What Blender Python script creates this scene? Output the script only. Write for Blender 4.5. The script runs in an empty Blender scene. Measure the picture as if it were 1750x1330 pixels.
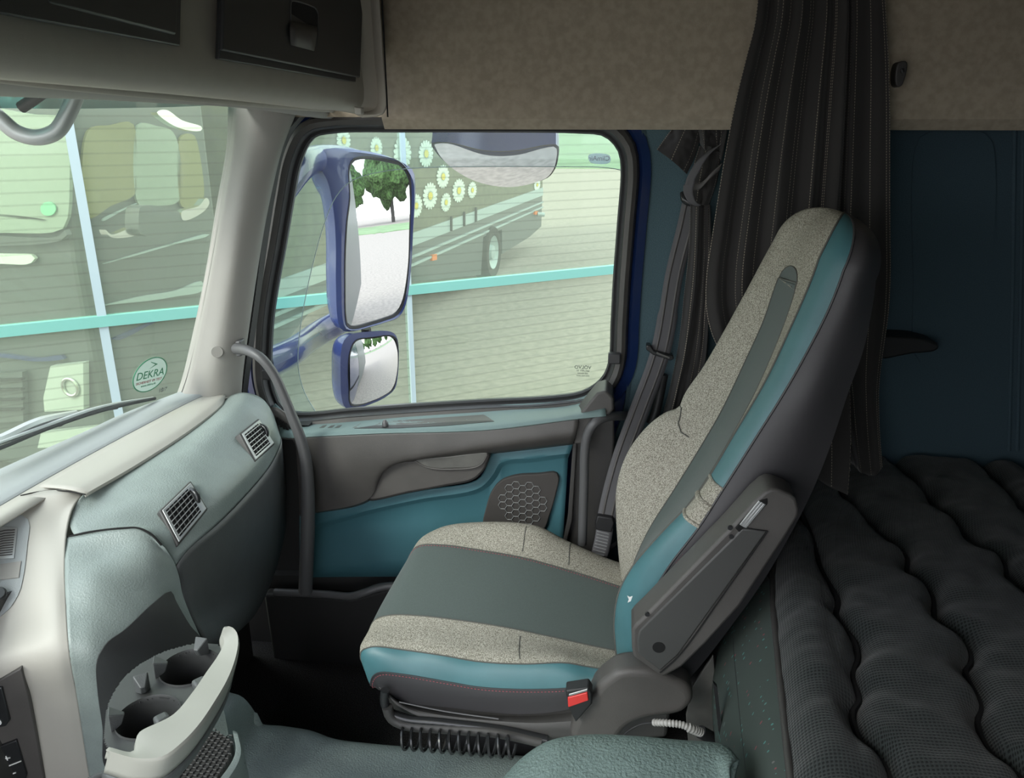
import bpy, bmesh, math, random
from mathutils import Vector as V, Matrix, noise
random.seed(7)
# ------------------------------------------------------------------ camera, sky, exposure
F_PX = 1350.0; CX, CY = 875.0, 665.0
YAW, PITCH, CAM = math.radians(7.0), math.radians(19.0), V((0, 0, 1.6))
fwd = V((-math.sin(YAW)*math.cos(PITCH), math.cos(YAW)*math.cos(PITCH), -math.sin(PITCH)))
rgt = V((math.cos(YAW), math.sin(YAW), 0)); upv = rgt.cross(fwd)
scene = bpy.context.scene; COL = scene.collection
cd = bpy.data.cameras.new('camera'); cam = bpy.data.objects.new('camera', cd); COL.objects.link(cam)
cd.sensor_fit = 'HORIZONTAL'; cd.sensor_width = 36.0; cd.lens = 36.0*F_PX/1750.0; cd.clip_start = .02; cd.clip_end = 500
cam.matrix_world = Matrix(((rgt.x, upv.x, -fwd.x, CAM.x), (rgt.y, upv.y, -fwd.y, CAM.y), (rgt.z, upv.z, -fwd.z, CAM.z), (0, 0, 0, 1)))
scene.camera = cam
scene.view_settings.view_transform = 'Standard'; scene.view_settings.look = 'None'
scene.view_settings.exposure = 1.25; scene.view_settings.gamma = 1; scene.view_settings.use_curve_mapping = False
w = bpy.data.worlds.new('overcast_sky'); scene.world = w; w.use_nodes = True
nt = w.node_tree; bg = nt.nodes['Background']
tc = nt.nodes.new('ShaderNodeTexCoord'); sx = nt.nodes.new('ShaderNodeSeparateXYZ'); rp = nt.nodes.new('ShaderNodeValToRGB')
nz = nt.nodes.new('ShaderNodeTexNoise'); nz.inputs['Scale'].default_value = 2.2; nz.inputs['Detail'].default_value = 6
mx = nt.nodes.new('ShaderNodeMix'); mx.data_type = 'RGBA'; mx.blend_type = 'MULTIPLY'; mx.inputs[0].default_value = .25
nt.links.new(tc.outputs['Generated'], sx.inputs[0]); nt.links.new(sx.outputs['Z'], rp.inputs[0])
nt.links.new(tc.outputs['Generated'], nz.inputs['Vector'])
e = rp.color_ramp.elements; e[0].position = 0.0; e[0].color = (.97, .98, 1, 1); e[1].position = .6; e[1].color = (.74, .80, .90, 1)
nt.links.new(rp.outputs[0], mx.inputs[6]); nt.links.new(nz.outputs['Color'], mx.inputs[7])
nt.links.new(mx.outputs[2], bg.inputs['Color']); bg.inputs['Strength'].default_value = 1.9
sd = bpy.data.lights.new('hazy_sun', 'SUN'); sd.energy = 1.6; sd.angle = math.radians(25); sd.color = (1, .97, .92)
so = bpy.data.objects.new('hazy_sun', sd); COL.objects.link(so)
so.rotation_euler = V((.55, .75, -.75)).to_track_quat('-Z', 'Y').to_euler()      # from the front left and driver's side
scene.cycles.max_bounces = 10; scene.cycles.diffuse_bounces = 5; scene.cycles.transparent_max_bounces = 16
scene.cycles.sample_clamp_indirect = 6; scene.cycles.caustics_reflective = False; scene.cycles.caustics_refractive = False

# ------------------------------------------------------------------ geometry helpers
def ray(px, py):
    return fwd + rgt*((px-CX)/F_PX) + upv*((CY-py)/F_PX)
def P(px, py, y=None, x=None, z=None):
    d = ray(px, py)
    s = (x-CAM.x)/d.x if x is not None else (z-CAM.z)/d.z if z is not None else y/d.y
    return CAM + d*s
def Pp(px, py, pt, n):                       # on the plane through pt with normal n
    d = ray(px, py); return CAM + d*((pt-CAM).dot(n)/d.dot(n))
def Q(y, *pts): return [P(a, b, y=y) for a, b in pts]
def Q3(*pts): return [P(a, b, y=c) for a, b, c in pts]
def QZ(z, *pts): return [P(a, b, z=z) for a, b in pts]
def spline(pts, n, closed=False, sharp=False):
    pts = [V(p) for p in pts]
    if closed: pts = pts + [pts[0]]
    if len(pts) == 2 or sharp: dense = pts
    else:
        dense = []; m = len(pts)
        for i in range(m-1):
            p1, p2 = pts[i], pts[i+1]
            p0 = pts[i-1] if i > 0 else (pts[-2] if closed else p1*2-p2)
            p3 = pts[i+2] if i+2 < m else (pts[1] if closed else p2*2-p1)
            a = max((p1-p0).length, 1e-6)**.5; b = max((p2-p1).length, 1e-6)**.5; c = max((p3-p2).length, 1e-6)**.5
            m1 = ((p1-p0)/a-(p2-p0)/(a+b)+(p2-p1)/b)*b; m2 = ((p2-p1)/b-(p3-p1)/(b+c)+(p3-p2)/c)*b
            for k in range(10):
                t = k/10; t2 = t*t; t3 = t2*t
                dense.append(p1*(2*t3-3*t2+1)+m1*(t3-2*t2+t)+p2*(-2*t3+3*t2)+m2*(t3-t2))
        dense.append(pts[-1])
    L = [0]
    for i in range(1, len(dense)): L.append(L[-1]+(dense[i]-dense[i-1]).length)
    out = []; j = 0; cnt = n if not closed else n+1
    for k in range(cnt):
        t = L[-1]*k/(cnt-1)
        while j < len(L)-2 and L[j+1] < t: j += 1
        s = (t-L[j])/max(L[j+1]-L[j], 1e-9); out.append(dense[j].lerp(dense[j+1], min(max(s, 0), 1)))
    return out[:-1] if closed else out
def across(row, k, sharp=()):
    """subdivide a row of control points k times per span, keeping the control points; corners at the indices in sharp"""
    res = []; m = len(row)
    for i in range(m-1):
        p1, p2 = row[i], row[i+1]
        p0 = row[i-1] if i > 0 and i not in sharp else p1*2-p2
        p3 = row[i+2] if i+2 < m and (i+1) not in sharp else p2*2-p1
        a = max((p1-p0).length, 1e-5)**.5; b = max((p2-p1).length, 1e-5)**.5; c = max((p3-p2).length, 1e-5)**.5
        m1 = ((p1-p0)/a-(p2-p0)/(a+b)+(p2-p1)/b)*b; m2 = ((p2-p1)/b-(p3-p1)/(b+c)+(p3-p2)/c)*b
        for q in range(k):
            t = q/k; t2 = t*t; t3 = t2*t
            res.append(p1*(2*t3-3*t2+1)+m1*(t3-2*t2+t)+p2*(-2*t3+3*t2)+m2*(t3-t2))
    res.append(row[-1]); return res
def root_of(o):
    while o.parent: o = o.parent
    return o
def mk(name, verts, faces, mat, parent=None, smooth=True, uvs=None, bevel=0, solid=0, sub=0, segs=3, angle=38, offset=0):
    verts = [V(v) for v in verts]
    if parent: org = root_of(parent).location.copy()
    else:
        lo = V((min(v[i] for v in verts) for i in range(3))); hi = V((max(v[i] for v in verts) for i in range(3)))
        org = V(((lo.x+hi.x)/2, (lo.y+hi.y)/2, lo.z))
    me = bpy.data.meshes.new(name); me.from_pydata([v-org for v in verts], [], faces)
    if uvs:
        ul = me.uv_layers.new(name='uv')
        for lp in me.loops: ul.data[lp.index].uv = uvs[lp.vertex_index]
    bm = bmesh.new(); bm.from_mesh(me); bmesh.ops.recalc_face_normals(bm, faces=bm.faces); bm.to_mesh(me); bm.free()
    for p in me.polygons: p.use_smooth = smooth
    if smooth: me.set_sharp_from_angle(angle=math.radians(angle))
    me.materials.append(mat)
    o = bpy.data.objects.new(name, me); COL.objects.link(o)
    if parent: o.parent = parent
    else: o.location = org
    if solid:
        m = o.modifiers.new('solid', 'SOLIDIFY'); m.thickness = solid; m.offset = offset
    if bevel:
        m = o.modifiers.new('bevel', 'BEVEL'); m.width = bevel; m.segments = segs; m.limit_method = 'ANGLE'; m.angle_limit = math.radians(40)
        m.harden_normals = False
    if sub:
        m = o.modifiers.new('sub', 'SUBSURF'); m.levels = sub; m.render_levels = sub
    return o
def thing(name, label, cat, loc, group=None):
    o = bpy.data.objects.new(name, None); COL.objects.link(o); o.location = loc; o.empty_display_size = .05
    o['label'] = label; o['category'] = cat
    if group: o['group'] = group
    return o
def tag(o, label, cat, group=None):
    o['label'] = label; o['category'] = cat
    if group: o['group'] = group
    return o
def struct(o, label=None):
    o['kind'] = 'structure'
    if label: o['label'] = label; 
    return o
def sempty(name, loc, label=None):
    o = bpy.data.objects.new(name, None); COL.objects.link(o); o.location = loc; o.empty_display_size = .05
    return struct(o, label)
def grid_data(rows):
    n = len(rows); m = len(rows[0]); vs = []; uv = []
    for i in range(n):
        for j in range(m): vs.append(rows[i][j])
    ul = [0]*m
    mid = n//2
    for j in range(1, m): ul[j] = ul[j-1]+(V(rows[mid][j])-V(rows[mid][j-1])).length
    vl = [0]*n; mj = m//2
    for i in range(1, n): vl[i] = vl[i-1]+(V(rows[i][mj])-V(rows[i-1][mj])).length
    for i in range(n):
        for j in range(m): uv.append((ul[j], vl[i]))
    fs = [(i*m+j, i*m+j+1, (i+1)*m+j+1, (i+1)*m+j) for i in range(n-1) for j in range(m-1)]
    return vs, fs, uv
def gridmesh(name, rows, mat, parent=None, **k):
    vs, fs, uv = grid_data(rows); return mk(name, vs, fs, mat, parent, uvs=uv, **k)
def loft(curves, n, k=6, sharp=(), csharp=()):
    """rows along, columns across the given curves"""
    cs = [spline(c, n, sharp=(i in csharp)) for i, c in enumerate(curves)]
    return [across([c[i] for c in cs], k, sharp) for i in range(n)]
def prism(name, outline, off, mat, parent=None, bevel=0, **k):
    """a closed outline extruded by the vector off"""
    n = len(outline); off = V(off); vs = [V(p) for p in outline]+[V(p)+off for p in outline]
    fs = [tuple(range(n)), tuple(range(2*n-1, n-1, -1))]+[(i, (i+1) % n, n+(i+1) % n, n+i) for i in range(n)]
    return mk(name, vs, fs, mat, parent, bevel=bevel, **k)
def tube_data(pts, r, n=12, cap=True):
    rr = r if isinstance(r, (list, tuple)) else [r]*len(pts)
    vs = []; fs = []; up = V((0, 0, 1)); prev = None
    for i, p in enumerate(pts):
        t = (pts[min(i+1, len(pts)-1)]-pts[max(i-1, 0)]).normalized()
        if prev is None:
            a = t.cross(up if abs(t.z) < .9 else V((1, 0, 0))).normalized()
        else: a = (prev-t*prev.dot(t)).normalized()
        b = t.cross(a); prev = a
        for k in range(n):
            q = 2*math.pi*k/n; vs.append(p+(a*math.cos(q)+b*math.sin(q))*rr[i])
    for i in range(len(pts)-1):
        for k in range(n): fs.append((i*n+k, i*n+(k+1) % n, (i+1)*n+(k+1) % n, (i+1)*n+k))
    if cap: fs.append(tuple(range(n))); m = (len(pts)-1)*n; fs.append(tuple(range(m+n-1, m-1, -1)))
    return vs, fs
def tube(name, pts, r, mat, parent=None, n=12, res=None, closed=False, **k):
    pts = spline(pts, res or max(12, len(pts)*6), closed=closed) if res != 0 else [V(p) for p in pts]
    if isinstance(r, (list, tuple)):
        m = len(pts); rr = []
        for i in range(m):
            t = i/(m-1)*(len(r)-1); a = min(int(t), len(r)-2); rr.append(r[a]+(r[a+1]-r[a])*(t-a))
        r = rr
    if closed: pts = pts+[pts[0], pts[1]]
    vs, fs = tube_data(pts, r, n, not closed); return mk(name, vs, fs, mat, parent, **k)
from mathutils.bvhtree import BVHTree
def bvh(*objs):
    vs = []; fs = []
    for o in objs:
        r = root_of(o).location; n = len(vs); vs += [v.co+r for v in o.data.vertices]; fs += [tuple(i+n for i in q.vertices) for q in o.data.polygons]
    return BVHTree.FromPolygons(vs, fs)
def hit(tree, px, py):
    d = ray(px, py).normalized(); p, n, i, q = tree.ray_cast(CAM, d)
    if p is None:
        p, n, i, q = tree.find_nearest(CAM+d*1.6)
    if n.dot(d) > 0: n = -n
    return p, n
def spline2(pts, n, closed=True):
    return [(p.x, p.y) for p in spline([V((a, b, 0)) for a, b in pts], n, closed=closed)]
def decal(name, pxs, tree, m, parent, lift=.001, thick=.003, rings=4, n=40, smooth=True, flat=False, bevel=0, **k):
    """a thin moulded piece lying on a surface, outlined in the photograph"""
    if smooth: pxs = spline2(pxs, n)
    else:
        q = []
        for i in range(len(pxs)):
            a, b = pxs[i], pxs[(i+1) % len(pxs)]; c = max(2, n//len(pxs)); q += [(a[0]+(b[0]-a[0])*t/c, a[1]+(b[1]-a[1])*t/c) for t in range(c)]
        pxs = q
    cx = sum(a for a, b in pxs)/len(pxs); cy = sum(b for a, b in pxs)/len(pxs); N = len(pxs)
    if flat:
        hs = [hit(tree, a, b) for a, b in pxs]; nn = sum((h[1] for h in hs), V()).normalized(); c = sum((h[0] for h in hs), V())/N
        fr = [Pp(a, b, c+nn*(lift+thick), nn) for a, b in pxs]; return prism(name, fr, -nn*thick, m, parent, bevel=bevel, **k)
    vs = []; fs = []
    p, nn = hit(tree, cx, cy); vs.append(p+nn*(lift+thick))
    for r in range(1, rings+1):
        t = r/rings
        for a, b in pxs: p, nn = hit(tree, cx+(a-cx)*t, cy+(b-cy)*t); vs.append(p+nn*(lift+thick))
    for a, b in pxs: p, nn = hit(tree, a, b); vs.append(p+nn*(lift-.001))
    for q in range(N): fs.append((0, 1+q, 1+(q+1) % N))
    for r in range(rings):
        for q in range(N): a = 1+r*N+q; b2 = 1+r*N+(q+1) % N; fs.append((a, a+N, b2+N, b2))
    return mk(name, vs, fs, m, parent, bevel=bevel, **k)
def surfline(name, pxs, tree, r, m, parent, lift=.0, n=40, **k):
    L = []
    for a, b in spline2(pxs, n, False): p, nn = hit(tree, a, b); L.append(p+nn*lift)
    return tube(name, L, r, m, parent, n=6, res=0, **k)
class MB:
    def __init__(s): s.v = []; s.f = []
    def add(s, vs, fs):
        o = len(s.v); s.v += [V(v) for v in vs]; s.f += [tuple(i+o for i in f) for f in fs]; return s
    def prism(s, ol, off):
        n = len(ol); off = V(off)
        return s.add([V(p) for p in ol]+[V(p)+off for p in ol], [tuple(range(n)), tuple(range(2*n-1, n-1, -1))]+[(i, (i+1) % n, n+(i+1) % n, n+i) for i in range(n)])
    def tube(s, pts, r, n=8): return s.add(*tube_data([V(p) for p in pts], r, n))
    def box(s, c, sz, M=None):
        c = V(c); vs = []
        for i in (-1, 1):
            for j in (-1, 1):
                for k in (-1, 1):
                    d = V((i*sz[0]/2, j*sz[1]/2, k*sz[2]/2)); vs.append(c+((M @ d) if M else d))
        return s.add(vs, [(0, 1, 3, 2), (4, 6, 7, 5), (0, 4, 5, 1), (2, 3, 7, 6), (0, 2, 6, 4), (1, 5, 7, 3)])
    def build(s, name, mat, parent=None, **k): return mk(name, s.v, s.f, mat, parent, **k)
def ringfill(outline, rings, bulge):
    """a filled, domed patch inside an outline"""
    c = sum(outline, V())/len(outline); n = len(outline); vs = [c+bulge]; fs = []; b = V(bulge); Rm = max((p-c).length for p in outline)
    for r in range(1, rings+1):
        t = r/rings
        for p in outline: vs.append(c+(p-c)*t+b*(1-((p-c).length*t/Rm)**2))
    for k in range(n): fs.append((0, 1+k, 1+(k+1) % n))
    for r in range(rings-1):
        for k in range(n):
            a = 1+r*n+k; b2 = 1+r*n+(k+1) % n; fs.append((a, a+n, b2+n, b2))
    return vs, fs
def shell(name, outline, back, mat, parent=None, shrink=.7, steps=6, lip=.0, capb=.3, **k):
    """housing behind an outline: rounded bowl along the vector back"""
    c = sum(outline, V())/len(outline); n = len(outline); vs = []; fs = []; back = V(back)
    for s in range(steps+1):
        t = s/steps; a = t*math.pi/2; sc = shrink+(1-shrink)*math.cos(a)
        for p in outline: vs.append(c+(p-c)*sc+back*math.sin(a))
    for s in range(steps):
        for q in range(n): fs.append((s*n+q, s*n+(q+1) % n, (s+1)*n+(q+1) % n, (s+1)*n+q))
    fs.append(tuple(range(steps*n, (steps+1)*n)))
    return mk(name, vs, fs, mat, parent, **k)
def ribbon(name, centre, width, wdir, mat, parent=None, solid=.0015, cols=2, **k):
    rows = []
    for i, p in enumerate(centre):
        wd = wdir[i] if isinstance(wdir, list) else V(wdir); wdt = width[i] if isinstance(width, list) else width
        rows.append([p+wd*wdt*(j/(cols-1)-.5) for j in range(cols)])
    return gridmesh(name, rows, mat, parent, solid=solid, **k)
def text_mesh(name, s, size, origin, ux, uy, mat, parent=None, mirror=False, ext=.0006, align='CENTER'):
    cu = bpy.data.curves.new(name, 'FONT'); cu.body = s; cu.size = size; cu.align_x = align; cu.align_y = 'CENTER'; cu.extrude = ext; cu.resolution_u = 3
    o = bpy.data.objects.new(name, cu); COL.objects.link(o); bpy.context.view_layer.update()
    me = bpy.data.meshes.new_from_object(o.evaluated_get(bpy.context.evaluated_depsgraph_get())); bpy.data.objects.remove(o)
    ux = V(ux).normalized(); uy = V(uy); uy = (uy-ux*uy.dot(ux)).normalized(); n = ux.cross(uy); sg = -1 if mirror else 1
    vs = [V(origin)+ux*(v.co.x*sg)+uy*v.co.y+n*v.co.z for v in me.vertices]; fs = [tuple(p.vertices) for p in me.polygons]
    return mk(name, vs, fs, mat, parent, smooth=False)

# ------------------------------------------------------------------ materials
def mat(name, col, rough=.6, metal=0, var=0, vscale=30, bump=0, bscale=300, spec=.5, sheen=0, col2=None, detail=3, coat=0, bdist=.001):
    m = bpy.data.materials.new(name); m.use_nodes = True; t = m.node_tree; b = t.nodes['Principled BSDF']
    b.inputs['Base Color'].default_value = (*col, 1); b.inputs['Roughness'].default_value = rough; b.inputs['Metallic'].default_value = metal
    b.inputs['Specular IOR Level'].default_value = spec; b.inputs['Sheen Weight'].default_value = sheen; b.inputs['Coat Weight'].default_value = coat
    c = t.nodes.new('ShaderNodeTexCoord')
    if var or col2:
        n = t.nodes.new('ShaderNodeTexNoise'); n.inputs['Scale'].default_value = vscale; n.inputs['Detail'].default_value = detail
        t.links.new(c.outputs['Object'], n.inputs['Vector']); r = t.nodes.new('ShaderNodeValToRGB')
        a = col2 or tuple(max(0, x*(1-var)) for x in col); h = col if col2 else tuple(x*(1+var) for x in col)
        r.color_ramp.elements[0].position = .36; r.color_ramp.elements[0].color = (*a, 1); r.color_ramp.elements[1].position = .64; r.color_ramp.elements[1].color = (*h, 1)
        t.links.new(n.outputs[0], r.inputs[0]); t.links.new(r.outputs[0], b.inputs['Base Color'])
    if bump:
        n = t.nodes.new('ShaderNodeTexNoise'); n.inputs['Scale'].default_value = bscale; n.inputs['Detail'].default_value = 2
        t.links.new(c.outputs['Object'], n.inputs['Vector']); bp = t.nodes.new('ShaderNodeBump'); bp.inputs['Strength'].default_value = bump; bp.inputs['Distance'].default_value = bdist
        t.links.new(n.outputs[0], bp.inputs['Height']); t.links.new(bp.outputs[0], b.inputs['Normal'])
    return m
M = dict(
 beige=mat('headliner_fabric', (.36, .31, .24), .95, var=.09, vscale=60, bump=.5, bscale=700, spec=.1),
 beigeplastic=mat('beige_plastic', (.36, .335, .285), .62, var=.02, bump=.25, bscale=900),
 cream=mat('cream_plastic', (.38, .365, .325), .5, bump=.15, bscale=1200),
 pillar=mat('pillar_plastic', (.27, .26, .238), .6, var=.03, vscale=8, bump=.25, bscale=1000),
 dash=mat('dash_soft_plastic', (.225, .265, .25), .42, var=.05, vscale=20, bump=.9, bscale=300),
 ledge=mat('ledge_plastic', (.30, .32, .32), .6, bump=.5, bscale=900),
 glove=mat('glovebox_plastic', (.062, .066, .066), .5, var=.05, vscale=25, bump=.4, bscale=500),
 charcoal=mat('charcoal_plastic', (.044, .042, .040), .5, var=.06, vscale=12, bump=.4, bscale=700),
 charcoal2=mat('door_charcoal_plastic', (.072, .067, .063), .5, var=.1, vscale=9, bump=.4, bscale=700),
 speaker=mat('speaker_cloth', (.05, .045, .042), .8, bump=.5, bscale=900),
 deepblack=mat('footwell_shade_plastic', (.012, .012, .012), .7),  # near-black: the footwell's shade is put into the colour
 locker=mat('locker_plastic', (.034, .036, .038), .45, bump=.2, bscale=900),
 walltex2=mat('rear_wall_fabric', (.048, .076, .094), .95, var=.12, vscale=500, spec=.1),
 nicheshade=mat('cup_holder_shade_plastic', (.035, .036, .036), .45, bump=.2, bscale=800),  # darkened to carry the shade of the recess
 rimgrey=mat('cup_rim_plastic', (.27, .27, .24), .45, bump=.1, bscale=900),
 plainlining=mat('door_header_lining', (.33, .29, .23), .9),
 black=mat('black_rubber', (.012, .012, .013), .55),
 gap=mat('dark_gap', (.003, .003, .003), .9),
 blackgloss=mat('black_gloss_plastic', (.02, .021, .022), .25),
 rubber=mat('seal_rubber', (.035, .035, .036), .45, bump=.15, bscale=500),
 teal=mat('teal_plastic', (.05, .145, .175), .45, var=.03, vscale=10, bump=.3, bscale=700),
 tealgrey=mat('teal_grey_plastic', (.15, .215, .21), .5, bump=.5, bscale=600),
 tealleather=mat('teal_leather', (.055, .15, .168), .42, var=.05, vscale=14, bump=.2, bscale=900),
 darkleather=mat('dark_leather', (.045, .043, .046), .5, bump=.2, bscale=900),
 seatcentre=mat('seat_centre_fabric', (.062, .082, .075), .8, var=.07, vscale=400, bump=.35, bscale=1100, sheen=.2),
 tweed=mat('grey_tweed', (.46, .44, .375), .95, col2=(.16, .15, .12), vscale=430, bump=.8, bscale=500, spec=.1, detail=2),
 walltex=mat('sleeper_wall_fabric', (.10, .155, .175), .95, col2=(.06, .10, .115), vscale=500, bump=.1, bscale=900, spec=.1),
 blue=mat('blue_paint', (.012, .028, .10), .22, coat=.6),
 mirrorblue=mat('blue_mirror_paint', (.032, .05, .16), .25, coat=.5),
 chrome=mat('chrome', (.75, .77, .78), .18, metal=1),
 steel=mat('steel', (.45, .45, .45), .38, metal=1),
 mirror=mat('mirror_glass', (.88, .88, .88), .01, metal=1),
 carpet=mat('carpet', (.05, .048, .048), 1, var=.6, vscale=350, bump=1, bscale=500, spec=.05, bdist=.004),
 belt=mat('belt_webbing', (.085, .083, .088), .65, bump=.3, bscale=1500),
 red=mat('buckle_red', (.65, .04, .035), .35),
 white=mat('white_print', (.8, .8, .78), .6),
 stitch=mat('red_thread', (.35, .08, .10), .8),
 greythread=mat('dark_thread', (.09, .09, .08), .9),
 handle=mat('grab_handle_plastic', (.09, .09, .092), .42, bump=.1, bscale=900),
 silver=mat('satin_silver', (.42, .43, .43), .42, metal=.6),
 mint=mat('mint_rail_paint', (.17, .42, .36), .5),
 alu=mat('pale_aluminium', (.42, .52, .54), .5, metal=.2),
 trucknavy=mat('lorry_slate_paint', (.10, .115, .12), .4),
 truckbox=mat('lorry_box_panel', (.13, .135, .085), .6, var=.15, vscale=8),
 petal=mat('daisy_petal_print', (.75, .85, .80), .7), yolk=mat('daisy_centre_print', (.75, .62, .07), .7),
 tyre=mat('tyre', (.03, .03, .028), .8), truckglass=mat('lorry_cab_glass', (.34, .42, .36), .25), truckglass2=mat('lorry_side_glass', (.25, .24, .10), .35),
 lampglass=mat('headlamp_glass', (.55, .62, .60), .15), orange=mat('orange_lamp', (.9, .22, .02), .4),
 asphalt=mat('asphalt', (.27, .245, .225), .95, var=.13, vscale=9, bump=.3, bscale=30),
 grass=mat('grass', (.16, .25, .13), 1, var=.15, vscale=.6), leaf=mat('tree_leaves', (.05, .10, .03), 1, var=.6, vscale=3),
 green=mat('green_print', (.03, .22, .11), .5), greenlight=mat('pale_green_print', (.25, .65, .42), .6), inkgrey=mat('dark_print', (.05, .06, .06), .6),
 hosegrey=mat('ribbed_hose_plastic', (.42, .41, .39), .4), metalplate=mat('dark_metal_plate', (.11, .108, .10), .5, metal=.3, var=.2, vscale=15),
)
def glass_mat(name, tint, refl=.06, veil=0, veilcol=(.6, .7, .65), stripes=None):
    m = bpy.data.materials.new(name); m.use_nodes = True; t = m.node_tree; t.nodes.remove(t.nodes['Principled BSDF']); out = t.nodes['Material Output']
    tr = t.nodes.new('ShaderNodeBsdfTransparent'); tr.inputs[0].default_value = (*tint, 1)
    gl = t.nodes.new('ShaderNodeBsdfGlossy'); gl.inputs['Roughness'].default_value = .02; lw = t.nodes.new('ShaderNodeLayerWeight'); lw.inputs[0].default_value = .5
    pw = t.nodes.new('ShaderNodeMath'); pw.operation = 'POWER'; pw.inputs[1].default_value = 4; t.links.new(lw.outputs['Facing'], pw.inputs[0])
    fr = t.nodes.new('ShaderNodeMath'); fr.operation = 'MULTIPLY_ADD'; fr.inputs[1].default_value = .5; fr.inputs[2].default_value = refl*.4; t.links.new(pw.outputs[0], fr.inputs[0])
    a = t.nodes.new('ShaderNodeMixShader'); t.links.new(fr.outputs[0], a.inputs[0]); t.links.new(tr.outputs[0], a.inputs[1]); t.links.new(gl.outputs[0], a.inputs[2])
    last = a
    if veil:
        df = t.nodes.new('ShaderNodeBsdfDiffuse'); df.inputs[0].default_value = (*veilcol, 1); b = t.nodes.new('ShaderNodeMixShader'); b.inputs[0].default_value = veil
        t.links.new(a.outputs[0], b.inputs[1]); t.links.new(df.outputs[0], b.inputs[2]); last = b
    if stripes:
        c = t.nodes.new('ShaderNodeTexCoord'); s = t.nodes.new('ShaderNodeSeparateXYZ'); t.links.new(c.outputs['Object'], s.inputs[0])
        mu = t.nodes.new('ShaderNodeMath'); mu.operation = 'MULTIPLY'; mu.inputs[1].default_value = 1/stripes; t.links.new(s.outputs['Z'], mu.inputs[0])
        fc = t.nodes.new('ShaderNodeMath'); fc.operation = 'FRACT'; t.links.new(mu.outputs[0], fc.inputs[0])
        lt = t.nodes.new('ShaderNodeMath'); lt.operation = 'LESS_THAN'; lt.inputs[1].default_value = .16; t.links.new(fc.outputs[0], lt.inputs[0])
        m2 = t.nodes.new('ShaderNodeMath'); m2.operation = 'MULTIPLY'; m2.inputs[1].default_value = .11; t.links.new(lt.outputs[0], m2.inputs[0])
        d2 = t.nodes.new('ShaderNodeBsdfDiffuse'); d2.inputs[0].default_value = (.10, .10, .07, 1); b = t.nodes.new('ShaderNodeMixShader')
        t.links.new(m2.outputs[0], b.inputs[0]); t.links.new(last.outputs[0], b.inputs[1]); t.links.new(d2.outputs[0], b.inputs[2]); last = b
    t.links.new(last.outputs[0], out.inputs[0]); return m
M['glass'] = glass_mat('side_window_glass', (.90, .95, .93))
M['screen'] = glass_mat('windscreen_glass', (.88, .93, .90), veil=.05, veilcol=(.6, .62, .6))
M['deflector'] = glass_mat('deflector_plastic', (.78, .86, .90))
M['facade'] = glass_mat('facade_glass', (.86, .90, .79), veil=.14, veilcol=(.50, .55, .47), stripes=.062)
def thin_print(name, col):
    m = mat(name, col, .5); t = m.node_tree; b = t.nodes['Principled BSDF']; tl = t.nodes.new('ShaderNodeBsdfTranslucent'); tl.inputs[0].default_value = (*col, 1)
    x = t.nodes.new('ShaderNodeMixShader'); x.inputs[0].default_value = .5; t.links.new(b.outputs[0], x.inputs[1]); t.links.new(tl.outputs[0], x.inputs[2]); t.links.new(x.outputs[0], t.nodes['Material Output'].inputs[0]); return m
M['stickerwhite'] = thin_print('sticker_white', (.66, .74, .70)); M['labelwhite'] = thin_print('label_white', (.8, .9, .92))
M['visor'] = glass_mat('visor_plastic', (.25, .38, .36), veil=.35, veilcol=(.30, .42, .40))
def pinstripe():
    m = mat('pinstripe_cloth', (.036, .034, .033), .85, spec=.15, sheen=.15); t = m.node_tree; b = t.nodes['Principled BSDF']
    uv = t.nodes.new('ShaderNodeUVMap'); s = t.nodes.new('ShaderNodeSeparateXYZ'); t.links.new(uv.outputs[0], s.inputs[0])
    def mth(op, a, v):
        n = t.nodes.new('ShaderNodeMath'); n.operation = op; t.links.new(a, n.inputs[0])
        if isinstance(v, (int, float)): n.inputs[1].default_value = v
        else: t.links.new(v, n.inputs[1])
        return n.outputs[0]
    u = mth('FRACT', mth('MULTIPLY', s.outputs['X'], 22), 0); l1 = mth('LESS_THAN', u, .03)
    u2 = mth('FRACT', mth('MULTIPLY', s.outputs['X'], 9.3), 0); l2 = mth('LESS_THAN', u2, .014)
    v = mth('FRACT', mth('MULTIPLY', s.outputs['Y'], 160), 0); d = mth('LESS_THAN', v, .6)
    k = mth('MULTIPLY', mth('MAXIMUM', l1, l2), d)
    mx = t.nodes.new('ShaderNodeMix'); mx.data_type = 'RGBA'; mx.inputs[6].default_value = (.036, .034, .033, 1); mx.inputs[7].default_value = (.30, .26, .21, 1)
    t.links.new(k, mx.inputs[0]); t.links.new(mx.outputs[2], b.inputs['Base Color']); return m
M['curtain'] = pinstripe()
def dots(name, base, dark, scale, bumpd):
    m = mat(name, base, .85, spec=.2, sheen=.2); t = m.node_tree; b = t.nodes['Principled BSDF']; c = t.nodes.new('ShaderNodeTexCoord')
    vo = t.nodes.new('ShaderNodeTexVoronoi'); vo.inputs['Scale'].default_value = scale; vo.inputs['Randomness'].default_value = 0.0; vo.voronoi_dimensions = '2D'
    t.links.new(c.outputs['UV'], vo.inputs['Vector']); r = t.nodes.new('ShaderNodeValToRGB')
    r.color_ramp.elements[0].position = .22; r.color_ramp.elements[0].color = (*dark, 1); r.color_ramp.elements[1].position = .42; r.color_ramp.elements[1].color = (*base, 1)
    t.links.new(vo.outputs['Distance'], r.inputs[0]); t.links.new(r.outputs[0], b.inputs['Base Color'])
    bp = t.nodes.new('ShaderNodeBump'); bp.inputs['Distance'].default_value = bumpd; bp.inputs['Strength'].default_value = .8
    t.links.new(vo.outputs['Distance'], bp.inputs['Height']); t.links.new(bp.outputs[0], b.inputs['Normal']); return m
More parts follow.
